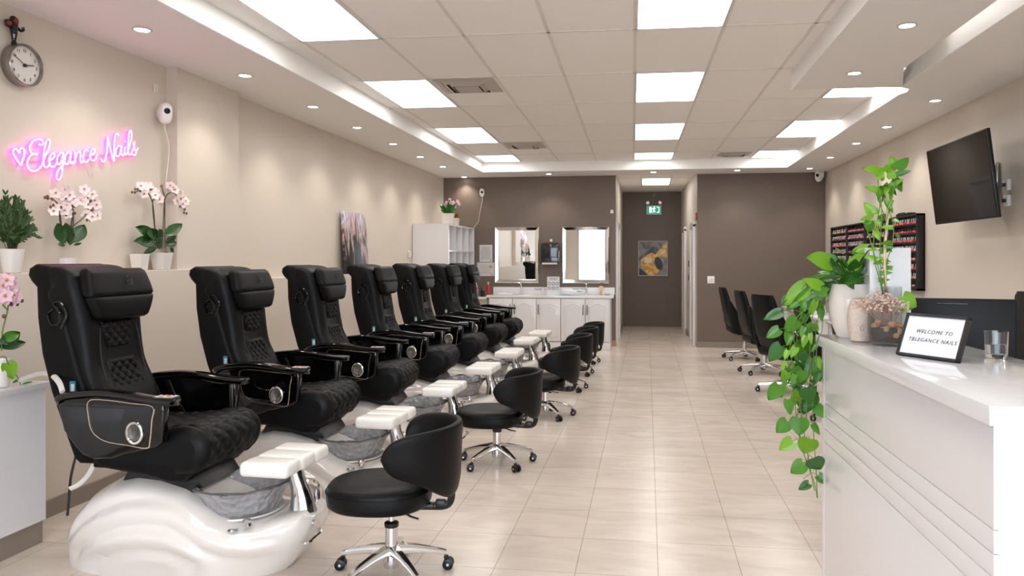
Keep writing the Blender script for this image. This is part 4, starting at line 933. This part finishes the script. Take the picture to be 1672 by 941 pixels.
def art_mat(name,stops,scale,dist,seed,rot=0,grad=None):
    m=bpy.data.materials.new(name); m.use_nodes=True; nt=m.node_tree; N=nt.nodes; L=nt.links; p=N['Principled BSDF']; p.inputs['Roughness'].default_value=.4
    tc=N.new('ShaderNodeTexCoord'); mp=N.new('ShaderNodeMapping'); mp.inputs['Location'].default_value=(seed,seed*.7,seed*.3); mp.inputs['Scale'].default_value=scale; L.new(tc.outputs['Object'],mp.inputs['Vector'])
    n=N.new('ShaderNodeTexNoise'); n.inputs['Scale'].default_value=1; n.inputs['Detail'].default_value=5; n.inputs['Distortion'].default_value=dist; L.new(mp.outputs['Vector'],n.inputs['Vector'])
    fac=n.outputs['Fac']
    if grad:
        sp=N.new('ShaderNodeSeparateXYZ'); L.new(tc.outputs['Object'],sp.inputs[0]); ma=N.new('ShaderNodeMath'); ma.operation='MULTIPLY_ADD'; ma.inputs[1].default_value=grad; L.new(sp.outputs['Z'],ma.inputs[0]); L.new(fac,ma.inputs[2]); fac=ma.outputs[0]
    cr=N.new('ShaderNodeValToRGB'); e=cr.color_ramp.elements
    while len(e)>1: e.remove(e[-1])
    e[0].position=stops[0][0]; e[0].color=srgb(*stops[0][1])
    for q,cc in stops[1:]: k=e.new(q); k.color=srgb(*cc)
    L.new(fac,cr.inputs['Fac']); L.new(cr.outputs['Color'],p.inputs['Base Color']); return m
t=thing('framed_picture','gold and grey abstract picture at the end of the hallway','picture',(.132,HE,1.52))
m=MB()
for s_ in (-1,1): m.box((s_*.318,-.018,0),(.012,.034,.78)).box((0,-.018,s_*.384),(.63,.034,.012))
m.build('frame',mat('frame_silver',(205,198,190),.4),t,0)
MB().box((0,-.012,0),(.63,.02,.76)).build('canvas',art_mat('grey_marble_paint',[(.35,(60,62,72)),(.45,(130,126,128)),(.6,(156,150,148)),(.75,(190,184,176))],(2.5,1,2.5),1.5,3.1),t,0)
gp=art_mat('gold_paint',[(.3,(190,120,30)),(.45,(232,176,66)),(.55,(244,214,140)),(.7,(226,160,50))],(6,1,6),2,8.2)
m=MB(); m.prism([(-.24+.0*a,0) for a in ()] or [( -.02+.24*math.cos(a)*(1+.1*math.sin(3*a)),-.13+.235*math.sin(a)*(1+.08*math.cos(4*a))) for a in [2*PI*k/30 for k in range(30)]],'y',-.026,-.022)
m.prism([(.06,.08),(.12,.17),(.2,.25),(.26,.33),(.31,.37),(.31,.02),(.22,.05),(.13,.04)],'y',-.025,-.022); m.build('gold_shape',gp,t,0)
m=MB(); m.prism([(.13+.09*math.cos(a)-.03*math.sin(a),-.11+.15*math.sin(a)) for a in [2*PI*k/20 for k in range(20)]],'y',-.028,-.026); m.prism([(-.30,-.37),(-.30,-.2),(-.22,-.27),(-.12,-.37)],'y',-.028,-.026); m.build('dark_shape',mat('paint_charcoal',(44,46,54),.4),t,0)
m=MB(); m.prism([(-.10+.09*math.cos(a),-.04+.08*math.sin(a)*(1+.3*math.cos(2*a))) for a in [2*PI*k/18 for k in range(18)]],'y',-.0295,-.028); m.build('cream_shape',mat('paint_cream',(240,222,178),.4),t,0); m=MB(); m.prism([(.15,.10),(.22,.18),(.28,.22),(.29,.12),(.22,.09)],'y',-.0275,-.025); m.build('cream_shape',mat('paint_cream',(240,222,178),.4),t,0)
# leaning canvas on the ledge
a1=Vector((-3.565,8.42,1.3305)); 
t=thing('leaning_canvas','abstract pink, grey and black canvas leaning on the wall ledge','painting',(-3.51,8.74,1.3305)); LR=Matrix.Rotation(-.06,4,'Y')
MB().box(LR@Vector((0,0,.375)),(.028,.72,.74),.003,rot=LR).build('stretched_canvas',art_mat('abstract_canvas',[(.4,(16,16,18)),(.655,(34,36,36)),(.69,(110,100,102)),(.735,(206,160,150)),(.79,(150,138,150)),(.86,(214,204,210)),(.94,(132,122,140)),(1.0,(220,214,220))],(1,9,2.2),1.2,2.0,grad=.55).copy(),t,30)
# ---------------------------------------------------------------- wall clock and ornament
cp=atX(24,105,-3.59); t=thing('wall_clock','round grey-rimmed wall clock with white dial, high on the left wall','clock',(-3.6,cp.y+.03,cp.z))
def rx(prof,n=48): return [[(x_,r*math.cos(2*PI*j/n),r*math.sin(2*PI*j/n)) for j in range(n)] for r,x_ in prof]
MB().loft(rx([(.118,.0),(.122,.03),(.122,.058),(.117,.064),(.110,.060),(.108,.045)]),False).build('rim',mat('clock_metal',(150,144,140),.2,metal=.9),t,50)
MB().loft(rx([(.115,.002),(.109,.044),(.02,.0445)])).build('dial',mat('dial_white',(218,214,208),.4),t,50)
m=MB()
for a,l,w_ in ((math.radians(152),.085,.004),(math.radians(12),.062,.006)):
    m.tube([(.05,-.015*math.cos(a),-.015*math.sin(a)),(.05,l*math.cos(a),l*math.sin(a))],w_*.5,6)
m.tube([(.045,0,0),(.054,0,0)],.010,12)
m.build('hands',blackp,t)
for k in range(12):
    a=PI/2-2*PI*(k)/12; me=text_mesh(str(12 if k==0 else k),.026,.0004,.0); me.materials.append(inkm); o=part(me,t); o.name='numeral'; o.rotation_euler=(PI/2,0,PI/2); o.location=(.0462,.084*math.cos(a),.084*math.sin(a))
op=atX(21,45,-3.58); t=thing('wall_ornament','small black and red ornament hung above the wall clock','ornament',(-3.585,op.y,op.z))
m=MB(); m.sphere((.012,.0,.035),.032,12,8,(.4,1,1)); m.sphere((.012,-.04,.012),.028,12,8,(.4,1,.8)); m.tube(spl([(.01,.02,.01),(.012,.045,-.005),(.012,.065,.005),(.012,.06,.02)],4),.008,8); m.tube(spl([(.01,0,.01),(.012,.0,-.03),(.012,.0,-.075)],4),[.022,.022,.020,.018,.018,.016,.014,.012,.010],10); m.sphere((.014,0,-.10),.024,10,8,(.5,.9,1.2)); m.build('black_figure',gloss,t)
m=MB(); m.sphere((.024,.003,.04),.018,10,6,(.4,1,1)); m.sphere((.022,-.042,.012),.018,10,6,(.4,1,.8)); m.build('red_inlay',mat('inlay_red',(140,24,24),.3,coat=.5),t)
MB().tube([(.004,0,-.12),(.004,0,-.17)],.003,6).build('hook_stem',whitep,t)
# ---------------------------------------------------------------- neon sign
neon=mat('neon_core',(255,235,250),.4,emit=(1,.30,.84),es=2.3)
neonb=mat('neon_sleeve',(255,120,220),.4,emit=(1,.05,.66),es=1.9)
XN=-3.575
def npt(q,x=XN): return atX(q[0]/6.967,190+q[1]/6.967,x)
STRK=[('heart',[(240,560),(190,490),(152,425),(155,380),(182,370),(203,395),(218,420),(225,382),(250,360),(276,382),(275,440),(258,500),(240,560)]),
('letter_E',[(440,325),(478,325),(492,297),(468,268),(420,265),(370,290),(338,345),(345,400),(380,430),(430,430)]),
('letter_E',[(420,428),(375,432),(335,465),(312,530),(322,590),(370,625),(430,608),(478,555),(500,490)]),
('letter_l',[(490,520),(520,440),(550,380),(570,300),(555,262),(530,275),(510,350),(497,450),(495,540),(515,580),(545,572),(570,530)]),
('letter_e',[(548,505),(590,490),(622,455),(615,425),(590,425),(565,470),(560,530),(580,572),(615,570),(650,530)]),
('letter_g',[(722,425),(692,415),(662,450),(650,510),(665,548),(690,530),(710,470),(722,425),(715,520),(705,640),(690,700),(665,725),(645,700),(652,640),(685,585),(735,535)]),
('letter_a',[(802,430),(770,410),(745,450),(738,510),(755,548),(780,530),(798,470),(808,415),(800,500),(815,540),(838,515)]),
('letter_n',[(850,398),(856,460),(852,535),(862,470),(885,412),(905,397),(916,430),(912,500),(925,530),(945,510)]),
('letter_c',[(1000,400),(985,380),(960,400),(945,460),(955,510),(985,522),(1015,490)]),
('letter_e',[(1018,452),(1060,430),(1080,395),(1070,370),(1045,382),(1028,430),(1030,480),(1055,505),(1085,490),(1108,435)]),
('letter_N',[(1150,490),(1168,515),(1190,510),(1210,440),(1222,330),(1225,240),(1245,330),(1270,430),(1295,510),(1300,400),(1305,260),(1320,205),(1338,200),(1350,225)]),
('letter_a',[(1375,350),(1350,335),(1325,370),(1318,430),(1335,460),(1360,440),(1378,380),(1385,335),(1380,420),(1395,450),(1412,425)]),
('letter_i',[(1425,345),(1418,400),(1426,440),(1445,430)]),
('letter_i',[(1421,284),(1423,292)]),
('letter_l',[(1445,425),(1475,340),(1498,230),(1490,165),(1470,185),(1460,270),(1455,370),(1465,430),(1485,440),(1503,405)]),
('letter_s',[(1500,410),(1522,350),(1530,295),(1518,322),(1535,380),(1548,415),(1530,445),(1508,432)]),
('letter_s',[(1545,400),(1572,362)])]
sg=thing('neon_sign','glowing pink neon sign reading Elegance Nails with a heart','neon sign',tuple(npt((850,480))))
o0=Vector(sg.location)
for nm_,pts in STRK:
    P3=spl([npt(q)-o0 for q in pts],5)
    L=MB().tube(P3,.0042,6).build(nm_,neon,sg,60)
    MB().tube([q+Vector((-.0085,0,0)) for q in P3],.0072,6).build('sleeve',neonb,L,60)
MB().tube([Vector((XN-.017,npt(a_).y,npt(a_).z))-o0 for a_ in ((300,520),(820,480),(1100,450),(1500,400))],.004,6).build('support_rail',mat('clear_rail',(220,200,210),.2,trans=.4),sg)
MB().tube(spl([npt((1000,500),-3.585)-o0,npt((1020,600),-3.585)-o0,npt((1060,690),-3.585)-o0],4),.003,5).build('power_lead',cabm,sg)
# ---------------------------------------------------------------- side cabinet with orchid at the left edge
t=thing('low_cabinet','white low cabinet at the left edge beside the nearest chair','cabinet',(0,0,0))
MB().box((-3.31,2.55,.475),(.26,2.08,.71)).build('cabinet_body',whitel,t,0); MB().box((-3.307,2.55,.84),(.29,2.12,.03),.003).build('cabinet_top',whitel,t)
MB().box((-3.31,2.55,.06),(.24,2.06,.12)).build('plinth',base_tile,t,0)
m=MB(); 
for y in (2.9,): m.box((-3.165,y-.2,.475),(.014,1.06,.67),.002)
m.build('door',whitel,t,30)
mm_=MB().tube(spl([Vector((-3.26,3.47,.871)),Vector((-3.20,3.46,.888)),atY(62,611,3.40),atY(82,611,3.31),atY(96,624,3.24),atY(102,640,3.20)],5),.014,8,flat=.6); tag(mm_.build('white_hose',mat('hose_white',(215,210,205),.4)),'bundled white hose from the cabinet top to the nearest chair','hose')
# ---------------------------------------------------------------- plants
leafm=mat('pothos_leaf',(72,130,28),.36,var=(9,.35),coat=.2); leafy=mat('pothos_leaf_light',(116,166,38),.36,var=(9,.25),coat=.2); leafd=mat('pothos_leaf_dark',(40,96,26),.36,var=(9,.35),coat=.2)
vinem=mat('vine_green',(96,132,44),.5); darkleaf=mat('dark_leaf',(36,74,28),.35,var=(20,.35)); stemd=mat('dark_stem',(58,60,36),.5)
for mm in (leafm,leafy,leafd,darkleaf):
    mm.node_tree.nodes['Principled BSDF'].inputs['Subsurface Weight'].default_value=.0
def leaf(m,base,tip,wf=.75,facing=None,cup=.12,droop=.10,heart=True,n=9):
    base=Vector(base); tip=Vector(tip); ax=tip-base; L=ax.length; ax=ax/L
    f=Vector(facing) if facing else Vector((-.25,-1,.25)); f=(f-ax*f.dot(ax)); f=f.normalized() if f.length>1e-3 else ax.orthogonal().normalized()
    sd=ax.cross(f); W=L*wf/2
    vs=[]; 
    for i in range(n):
        t=i/(n-1)
        if heart: w=W*(math.sin(PI*min(1,(t*.92+.08))**.62)**.8 if t<1 else 0); back=-.13*L*(1-t)**3
        else: w=W*math.sin(PI*t)**.8 if 0<t<1 else 0; back=0
        for j in range(5):
            s=(j-2)/2; p=base+ax*(L*t+(back*abs(s) if heart else 0))+sd*w*s+f*(cup*W*abs(s)**1.3*1.6-droop*L*t*t)
            vs.append(p)
    m.add(vs,[[i*5+j,(i+1)*5+j,(i+1)*5+j+1,i*5+j+1] for i in range(n-1) for j in range(4)])
def J(a): return random.uniform(-a,a)
def lp(m,bu,bv,tu,tv,Y,dy=None,wf=.78,mi=None):   # a leaf whose stalk end and tip are known, standing at depth Y
    b=atY(bu,bv,Y+J(.03)); t=atY(tu,tv,Y+(dy if dy is not None else J(.03)))
    m.mi=random.choice((0,0,1,2)) if mi is None else mi
    leaf(m,b,t,wf,(-.3+J(.35),-1,.25+J(.3)))
# --- trailing pothos in the cream vase
po=Vector(pot.location); YP=3.66
c4=lambda x,y:(1240+x/4.708,440+y/4.708); c5=lambda x,y:(1240+x/4.708,620+y/4.708)
m=MB(); st=MB()
LV=[(c4,360,130,180,278,.62),(c4,165,330,28,386,.6),(c4,150,462,50,528,.75),(c4,168,595,72,708,.85),(c4,290,390,190,470,.9),(c4,400,690,472,868,.7),(c4,340,540,378,660,.8),(c4,250,760,295,895,1),(c4,215,790,170,865,.7),(c4,230,480,215,590,.6),(c4,300,260,220,300,.5),
(c4,440,250,380,330,.7),(c4,470,300,480,400,.6),(c4,320,430,290,500,.8),(c4,280,600,240,680,.7),(c4,330,640,345,730,.6),
(c5,152,50,65,162,.8),(c5,222,155,236,277,.62),(c5,380,120,338,268,1.05),(c5,440,210,520,302,.8),(c5,215,325,128,410,.95),(c5,310,300,305,432,1.15),(c5,415,345,463,426,.6),(c5,252,475,152,542,.9),(c5,385,455,340,573,.9),(c5,340,650,238,720,.95),(c5,410,605,470,695,.9),(c5,380,800,300,848,.75),(c5,452,738,524,806,.85),(c5,350,70,400,180,.9),(c5,300,30,260,110,.7),(c5,330,0,300,60,.9),(c5,400,0,425,40,.6)]
for fn_,a,b,c_,d_,wf in LV: lp(m,*fn_(a,b),*fn_(c_,d_),YP+J(.04),None,wf)
for k in range(46):
    u=random.uniform(1282,1338); v=random.uniform(468,640); a=random.uniform(.2,1.3)*random.choice((1,1,-1))+PI/2; l=random.uniform(12,30)
    lp(m,u,v,u+l*math.cos(a)*.6,v+l*abs(math.sin(a))+4,YP+J(.07),None,random.uniform(.35,.7))
# crown of leaves above the vase
CR=[(1352,430,1318,420,.75),(1392,438,1412,408,.6),(1404,462,1372,452,.7),(1345,470,1290,500,.5),(1366,452,1358,425,.6),(1376,470,1408,455,.6),(1388,476,1422,470,.5),(1350,478,1322,474,.6),(1362,474,1340,452,.7),(1380,474,1384,446,.7),(1396,480,1420,492,.5),(1340,468,1312,455,.5)]
for a,b,c_,d_,wf in CR: lp(m,a,b,c_,d_,3.60+J(.06),3.60+J(.08)-3.6,wf) if False else lp(m,a,b,c_,d_,3.58+J(.06),J(.07),wf)
for k in range(34):
    a=random.uniform(0,2*PI); e=random.uniform(.25,1.2); b=po+Vector((.03*math.cos(a),.03*math.sin(a),.24)); d=Vector((math.cos(a)*math.cos(e),math.sin(a)*math.cos(e),math.sin(e)))
    q=b+d*random.uniform(.04,.10); m.mi=random.choice((0,2,2)); leaf(m,q,q+(d+Vector((0,0,-.35))).normalized()*random.uniform(.06,.10),.62,Vector((0,0,1))+d*.3+Vector((0,-.6,0))); st.tube([b,q],.0018,5)
m.build('foliage',[leafm,leafy,leafd],pot,60,loc=-po)
def vine(ms,pts,Y,r=.0022,n=5):
    P=[atY(u,v,Y+(J(.02))) for u,v in pts]; ms.tube(spl(P,4),r,n)
top_=[(1362,480),(1345,474),(1325,492)]
for V in ([(1362,478),(1330,486),(1306,520),(1300,560),(1290,600),(1296,640),(1303,700),(1312,740),(1330,790),(1334,812)],
 [(1364,478),(1340,484),(1326,520),(1322,580),(1326,640),(1328,700),(1332,760),(1335,814)],
 [(1362,478),(1336,490),(1312,540),(1314,600),(1306,650),(1312,700),(1322,760),(1330,802)],
 [(1362,478),(1338,480),(1320,510),(1292,560),(1286,590),(1294,608)],
 [(1364,478),(1344,486),(1334,530),(1326,600),(1318,650),(1316,690)],
 [(1362,478),(1322,500),(1296,530),(1302,590),(1310,640),(1300,690),(1310,720)],
 [(1362,478),(1346,500),(1342,540),(1334,560),(1332,620)]): vine(st,V,YP)
for fn_,a,b,c_,d_,wf in LV:
    u,v=fn_(a,b); vine(st,[(u,v),((u+1315)/2,v-4),(1315+J(8),v+6)],YP,.0014)
st.build('vine',vinem,pot,60,loc=-po)
# --- tall climbing pothos on a pole, in a clear cylinder vase
tb=Vector((1.045,3.40,TZ)); YT=3.40
tall=thing('climbing_pothos','tall climbing pothos on a bamboo pole in a clear cylinder vase','potted plant',tb)
MB().lathe([(.004,0),(.038,0),(.040,.006),(.040,.24),(.0375,.24),(.0375,.008),(.004,.007)],n=32).build('glass_vase',mat('vase_glass',(236,242,240),.02,trans=.95,ior=1.2),tall)
c3=lambda x,y:(1310+x/4.705,240+y/4.705)
m=MB(); st=MB(); pole=MB()
LT=[(722,172,674,70,.75),(728,170,820,76,.55),(598,195,466,160,.5),(722,212,838,184,.4),(690,285,778,248,.6),(755,265,762,305,.5),(578,335,484,305,.5),(555,520,474,426,.75),(545,510,575,470,.6),(600,560,640,510,.8),(530,560,440,562,.6),(520,570,508,660,.7),(650,200,645,135,.9),(610,240,602,150,.5),(690,240,672,165,.7),(630,230,600,260,.6),(240,900,48,852,.75),(500,780,378,800,.7),(400,830,500,765,.5),(395,900,535,860,.7),(272,800,314,812,.7),(700,560,745,575,.4),(640,770,720,775,.3),(600,860,690,880,.3),(560,640,590,720,.5)]
for a,b,c_,d_,wf in LT:
    if a<420 or (a<560 and b>760): lp(m,*c3(a,b),*c3(c_,d_),3.58,.02,wf)
    else: lp(m,*c3(a,b),*c3(c_,d_),YT,J(.04),wf,random.choice((0,1,1)))
for k in range(16):
    u,v=c3(random.uniform(600,720),random.uniform(230,420)); lp(m,u,v,u+J(12),v+random.uniform(10,26),YT,J(.05),.35)
for k in range(14):
    u,v=c3(random.uniform(560,720),random.uniform(560,1050)); a=J(1.5); lp(m,u,v,u+22*math.sin(a),v+14*math.cos(a)-8,YT,J(.05),.45)
lp(m,1470,500,1497,500,3.36,-.03,.75,1); lp(m,1474,484,1497,502,3.36,-.03,.9,1)
m.build('foliage',[leafm,leafy,leafd],tall,60,loc=-tb)
P=[atY(*c3(x_,y_),YT) for x_,y_ in ((655,360),(655,520),(640,700),(632,900),(640,1080),(650,1250),(655,1400))]
P=[q for q in P if q.z>TZ+.02]; pole.tube(spl(P,4),.0065,8); pole.build('bamboo_pole',mat('bamboo',(214,184,150),.5,var=(30,.2)),tall,60,loc=-tb)
for V in ([(600,330),(595,460),(570,600),(545,780),(590,950),(620,1150),(640,1330)],[(700,300),(680,420),(640,600),(625,800),(630,1000),(650,1200),(650,1330)],[(575,210),(590,330),(610,480),(600,700),(600,900),(640,1330)],[(500,650),(540,780),(560,900),(600,1050),(650,1330)],[(560,340),(590,420),(640,560)],[(715,190),(712,290),(690,380),(655,520)],[(660,470),(700,600),(690,760),(650,900),(640,1300)]):
    pts=[atY(*c3(*q),YT+J(.02)) for q in V]; pts=[q for q in pts if q.z>TZ+.012]; st.tube(spl(pts,4),.0022,5)
st.tube(spl([atY(*q,3.37) for q in ((1455,520),(1462,512),(1472,500),(1480,498))],4),.0018,5)
st.build('vine',vinem,tall,60,loc=-tb)
MB().tube([(0.045*math.cos(a),.045*math.sin(a),.175) for a in [2*PI*k/24 for k in range(24)]],.004,6,True).build('green_band',mat('band_green',(30,130,80),.4),tall)
# --- pots on the ledge
def pot_mesh(name,r0,r1,h,m_,t,square=False,n=28):
    n=4 if square else n; k=1.25 if square else 1
    mb=MB(); L=[]
    for r,z in ((r0*.9,0),(r0,.003),(r1,h),(r1*.93,h),(r1*.9,h-.012),(.003,h-.014)): L.append([(r*k*math.cos(2*PI*(j+.5)/n),r*k*math.sin(2*PI*(j+.5)/n),z) for j in range(n)])
    mb.loft(L); return mb.build(name,m_,t,40 if not square else 20)
petal=mat('orchid_petal',(246,230,228),.5); petal2=mat('orchid_petal_pink',(234,196,208),.5); lip=mat('orchid_lip',(196,140,90),.5); bud=mat('orchid_bud',(110,84,60),.5)
def flower(m,c,r,face=(1,-.8,.1)):
    f=Vector(face)+Vector((J(.4),J(.4),J(.3))); f.normalize(); a0=f.orthogonal().normalized(); b0=f.cross(a0); r0=random.uniform(0,2*PI)
    m.mi=0
    for k in range(5):
        a=r0+2*PI*k/5; d=a0*math.cos(a)+b0*math.sin(a); leaf(m,Vector(c)+d*r*.08,Vector(c)+d*r+f*r*.1,.95 if k%2 else .75,f,.1,.02,False,6)
    m.mi=1; m.sphere(Vector(c)+f*r*.2,r*.2,6,4)
XO=-3.52
def orchid(label,pc,potp,stems,blooms,buds,leaves,rb,loc_leaf=True,dark=True,petm=None,X=XO,square=False,cat='potted plant'):
    t=thing('potted_orchid',label,cat,pc); pc=Vector(pc)
    pot_mesh('pot',potp[0],potp[1],potp[2],whitec,t,square)
    P=lambda u,v,dx=0:atX(u,v,X+dx)-pc
    s_=MB()
    for st_ in stems: s_.tube(spl([P(*q) for q in st_],4),.0035,6)
    s_.build('flower_stem',stemd if dark else vinem,t,60)
    m=MB()
    for (u,v) in blooms: flower(m,P(u,v,random.uniform(0,.04)),rb)
    m.mi=2
    for (u,v) in buds: m.sphere(P(u,v,.02),.0075*rb/.035,8,6,(1,1,1.3))
    m.build('blossoms',[petm or petal,lip,bud],t,60)
    m=MB()
    for (bu,bv,tu,tv,wf) in leaves: leaf(m,P(bu,bv,J(.01)),P(tu,tv,random.uniform(-.01,.06)),wf,(1,-.9,.35),.12,.06,False,9)
    m.build('leaves',darkleaf,t,60); return t
k8=lambda x,y:(60+x/5.535,280+y/5.535)
LZ=1.4305
pA=atX(111,418,XO); 
orchid('white and pink orchid under the neon sign in a round white pot',(XO,pA.y,LZ),(.045,.052,.085),
 [[k8(245,650),k8(225,500),k8(200,330),k8(170,270),k8(110,240)],[k8(260,650),k8(215,480),k8(205,380)],[k8(310,640),k8(330,480),k8(325,330),k8(300,265),k8(240,240),k8(200,250)],[k8(300,640),k8(310,500),k8(330,350)],[k8(320,500),k8(420,420),k8(470,330),k8(460,230)]],
 [k8(*q) for q in ((170,195),(210,180),(250,165),(280,190),(225,215),(270,230),(300,215),(330,240),(345,275),(395,260),(420,270),(430,160),(455,190),(500,205),(520,260),(540,300),(500,330),(540,340),(460,300),(440,385),(540,400),(500,410),(165,330),(150,360),(265,310),(250,350),(275,380))],
 [k8(*q) for q in ((75,235),(98,226),(100,245),(140,250),(125,320),(150,305),(180,378),(225,215),(220,325),(265,392),(340,315),(345,378),(485,268),(500,348),(500,405),(455,440),(485,445))],
 [(*k8(235,650),*k8(190,465),.55),(*k8(285,640),*k8(262,465),.5),(*k8(330,650),*k8(432,478),.55),(*k8(300,670),*k8(318,532),.5),(*k8(250,665),*k8(195,660),.4),(*k8(330,668),*k8(408,648),.35)],.036)
pB=atX(264,443,XO)
orchid('pink-white orchid with two arching stems in a square white pot on the ledge',(XO,pB.y,LZ),(.046,.062,.125),
 [[k8(1075,700),k8(1065,450),k8(1045,280),k8(1000,190),k8(940,175),k8(870,190)],[k8(1090,700),k8(1060,460),k8(1048,270),k8(1090,230)],[k8(1130,700),k8(1145,460),k8(1155,270),k8(1190,200),k8(1250,200),k8(1300,290),k8(1350,375)],[k8(1160,700),k8(1158,460),k8(1155,250),k8(1130,140)]],
 [k8(*q) for q in ((940,130),(980,140),(1010,130),(1040,160),(970,200),(1080,190),(1100,230),(1070,215),(1205,125),(1230,145),(1250,165),(1290,180),(1300,200),(1330,240),(1345,270),(1320,290),(1265,265),(1090,245),(1110,250))],
 [k8(*q) for q in ((862,188),(888,190),(890,160),(912,160),(935,175),(960,150),(1028,165),(1128,132),(1130,250),(1235,165),(1268,190),(1303,250),(1325,288),(1298,315),(1338,345),(1333,372),(1355,380))],
 [(*k8(1090,600),*k8(905,500),.35),(*k8(1100,640),*k8(890,625),.3),(*k8(1140,590),*k8(1320,470),.38),(*k8(1160,650),*k8(1260,580),.4),(*k8(1160,670),*k8(1265,640),.5),(*k8(1200,690),*k8(1240,730),.5),(*k8(1080,690),*k8(970,740),.3),(*k8(1070,660),*k8(950,660),.3),(*k8(1100,620),*k8(1040,515),.5),(*k8(1120,600),*k8(1110,520),.5),(*k8(1110,700),*k8(1100,590),.4),(*k8(1150,720),*k8(1200,750),.3),(*k8(1060,590),*k8(1000,560),.5)],.036,square=True)
pC=atX(231,443,XO); t=thing('white_pot','plain white square pot standing empty beside the orchid on the ledge','pot',(XO-.005,pC.y-.012,LZ)); pot_mesh('pot_body',.040,.050,.115,whitec,t,True); MB().box((0,0,.09),(.05,.05,.006)).build('soil',mat('soil',(60,44,34),.9,bump=(90,.8)),t)
# leafy green plant at the left edge
k7=lambda x,y:(x/5.533,290+y/5.533)
pD=atX(19,446,XO); t=thing('leafy_plant','dark green spiky leafy plant in a white pot at the left edge of the ledge','potted plant',(XO,pD.y,LZ)); q0=Vector(t.location); pot_mesh('pot',.046,.065,.135,whitec,t)
m=MB(); s_=MB()
for k in range(60):
    a=random.uniform(0,2*PI); sp=random.uniform(.1,1)**.8; top=Vector((.05*abs(math.cos(a))*sp-.01,.20*math.sin(a)*sp,.13+.30*(1-sp**2)*random.uniform(.4,1)+.05))
    if k<10: top=Vector((.0+J(.02),[-.06,.03][k%2]+J(.03),.36+J(.06)))
    b=Vector((J(.01),J(.02),.12)); mid=b.lerp(top,.55)+Vector((0,0,.05*sp)); C_=spl([b,mid,top],6); s_.tube(C_,.0016,4)
    for i in range(3,len(C_)-1):
        for z in (-1,1):
            d=(C_[i+1]-C_[i-1]).normalized(); o=Vector((J(.4),z*.8,.5+J(.4)))+d; o.normalize(); leaf(m,C_[i],C_[i]+o*random.uniform(.025,.045),.32,(1,-.6,.3),.05,.05,False,4)
m.build('foliage',mat('deep_green_leaf',(44,72,26),.45,var=(30,.5)),t,60); s_.build('stem',stemd,t,60)
# orchid and pothos sprig on the low cabinet at the left edge
k6=lambda x,y:(x/3.92,430+y/3.92); XE=-3.27
pE=atX(1,640,XE); pe=Vector((XE,pE.y,.8555)); t=orchid('pale pink orchid with a pothos sprig on the low white cabinet at the left edge',tuple(pe),(.034,.047,.14),
 [[k6(10,560),k6(15,440),k6(45,320),k6(55,250)],[k6(50,300),k6(30,280),k6(18,265)]],
 [k6(*q) for q in ((15,140),(40,110),(65,115),(5,170),(30,160),(40,220),(70,215),(90,205),(60,190),(30,210),(75,235))],[k6(*q) for q in ((92,105),(110,262),(70,262),(140,240),(120,240),(25,340))],
 [(*k6(0,520),*k6(130,440),.6),(*k6(-20,540),*k6(170,505),.35),(*k6(-30,520),*k6(60,470),.4)],.042,petm=petal2,X=XE,dark=False)
m=MB(); P=lambda u,v,dx=.05:atX(u,v,XE+dx)-pe
for a,b,c_,d_,wf,mi in ((50,640,85,745,.75,1),(150,850,192,893,.8,0),(150,780,212,757,.35,0),(110,750,78,768,.5,0),(40,480,130,450,.6,0)): m=MB(); leaf(m,P(*k6(a,b)),P(*k6(c_,d_)),wf,(1,-.9,.2)); m.build('pothos_leaf',[leafm,leafy][mi],t,60); MB().tube(spl([P(*k6(*q)) for q in ((0,600),(35,600),(55,650),(110,725),(135,790),(148,850))],4),.002,5).build('pothos_vine',vinem,t,60)
# plants on top of the cube shelf
t=thing('potted_orchid','small pink orchid in a white pot on top of the cube shelf','potted plant',(-3.10,11.42,2.0555)); pot_mesh('pot',.085,.115,.165,whitec,t)
m=MB()
for k in range(14): a=2*PI*k/14+J(.2); leaf(m,(.02*math.cos(a),.02*math.sin(a),.16),(.16*math.cos(a)*random.uniform(.4,1),.16*math.sin(a),.20+random.uniform(0,.18)),.3,(.5,-1,.4),.1,.1,False)
m.build('leaves',leafd,t,60); s_=MB(); m=MB()
for k in range(5):
    a=k*1.3; tip=Vector((.06+.10*math.cos(a),.12*math.sin(a),.34+J(.04))); s_.tube([(0,0,.15),tip*.6+Vector((0,0,.12)),tip],.003,5)
    for i in range(3): flower(m,tip+Vector((J(.04),J(.04),J(.03))),.035)
s_.build('flower_stem',vinem,t,60); m.build('blossoms',[petal2,lip],t,60)
t=thing('potted_succulent','small yellow-green succulent in a grey-white pot on top of the cube shelf','potted plant',(-3.10,11.88,2.0555)); pot_mesh('pot',.065,.08,.12,mat('pot_greige',(196,186,176),.5),t)
m=MB()
for k in range(26): a=random.uniform(0,2*PI); e=random.uniform(.2,1.4); d=Vector((math.cos(a)*math.cos(e),math.sin(a)*math.cos(e),math.sin(e))); m.mi=k%2; leaf(m,Vector((0,0,.11))+d*.02,Vector((0,0,.11))+d*.10,.6,Vector((0,0,1))+d,.15,.0,False)
m.build('rosette',[leafy,mat('succulent_red',(150,60,40),.5)],t,60)
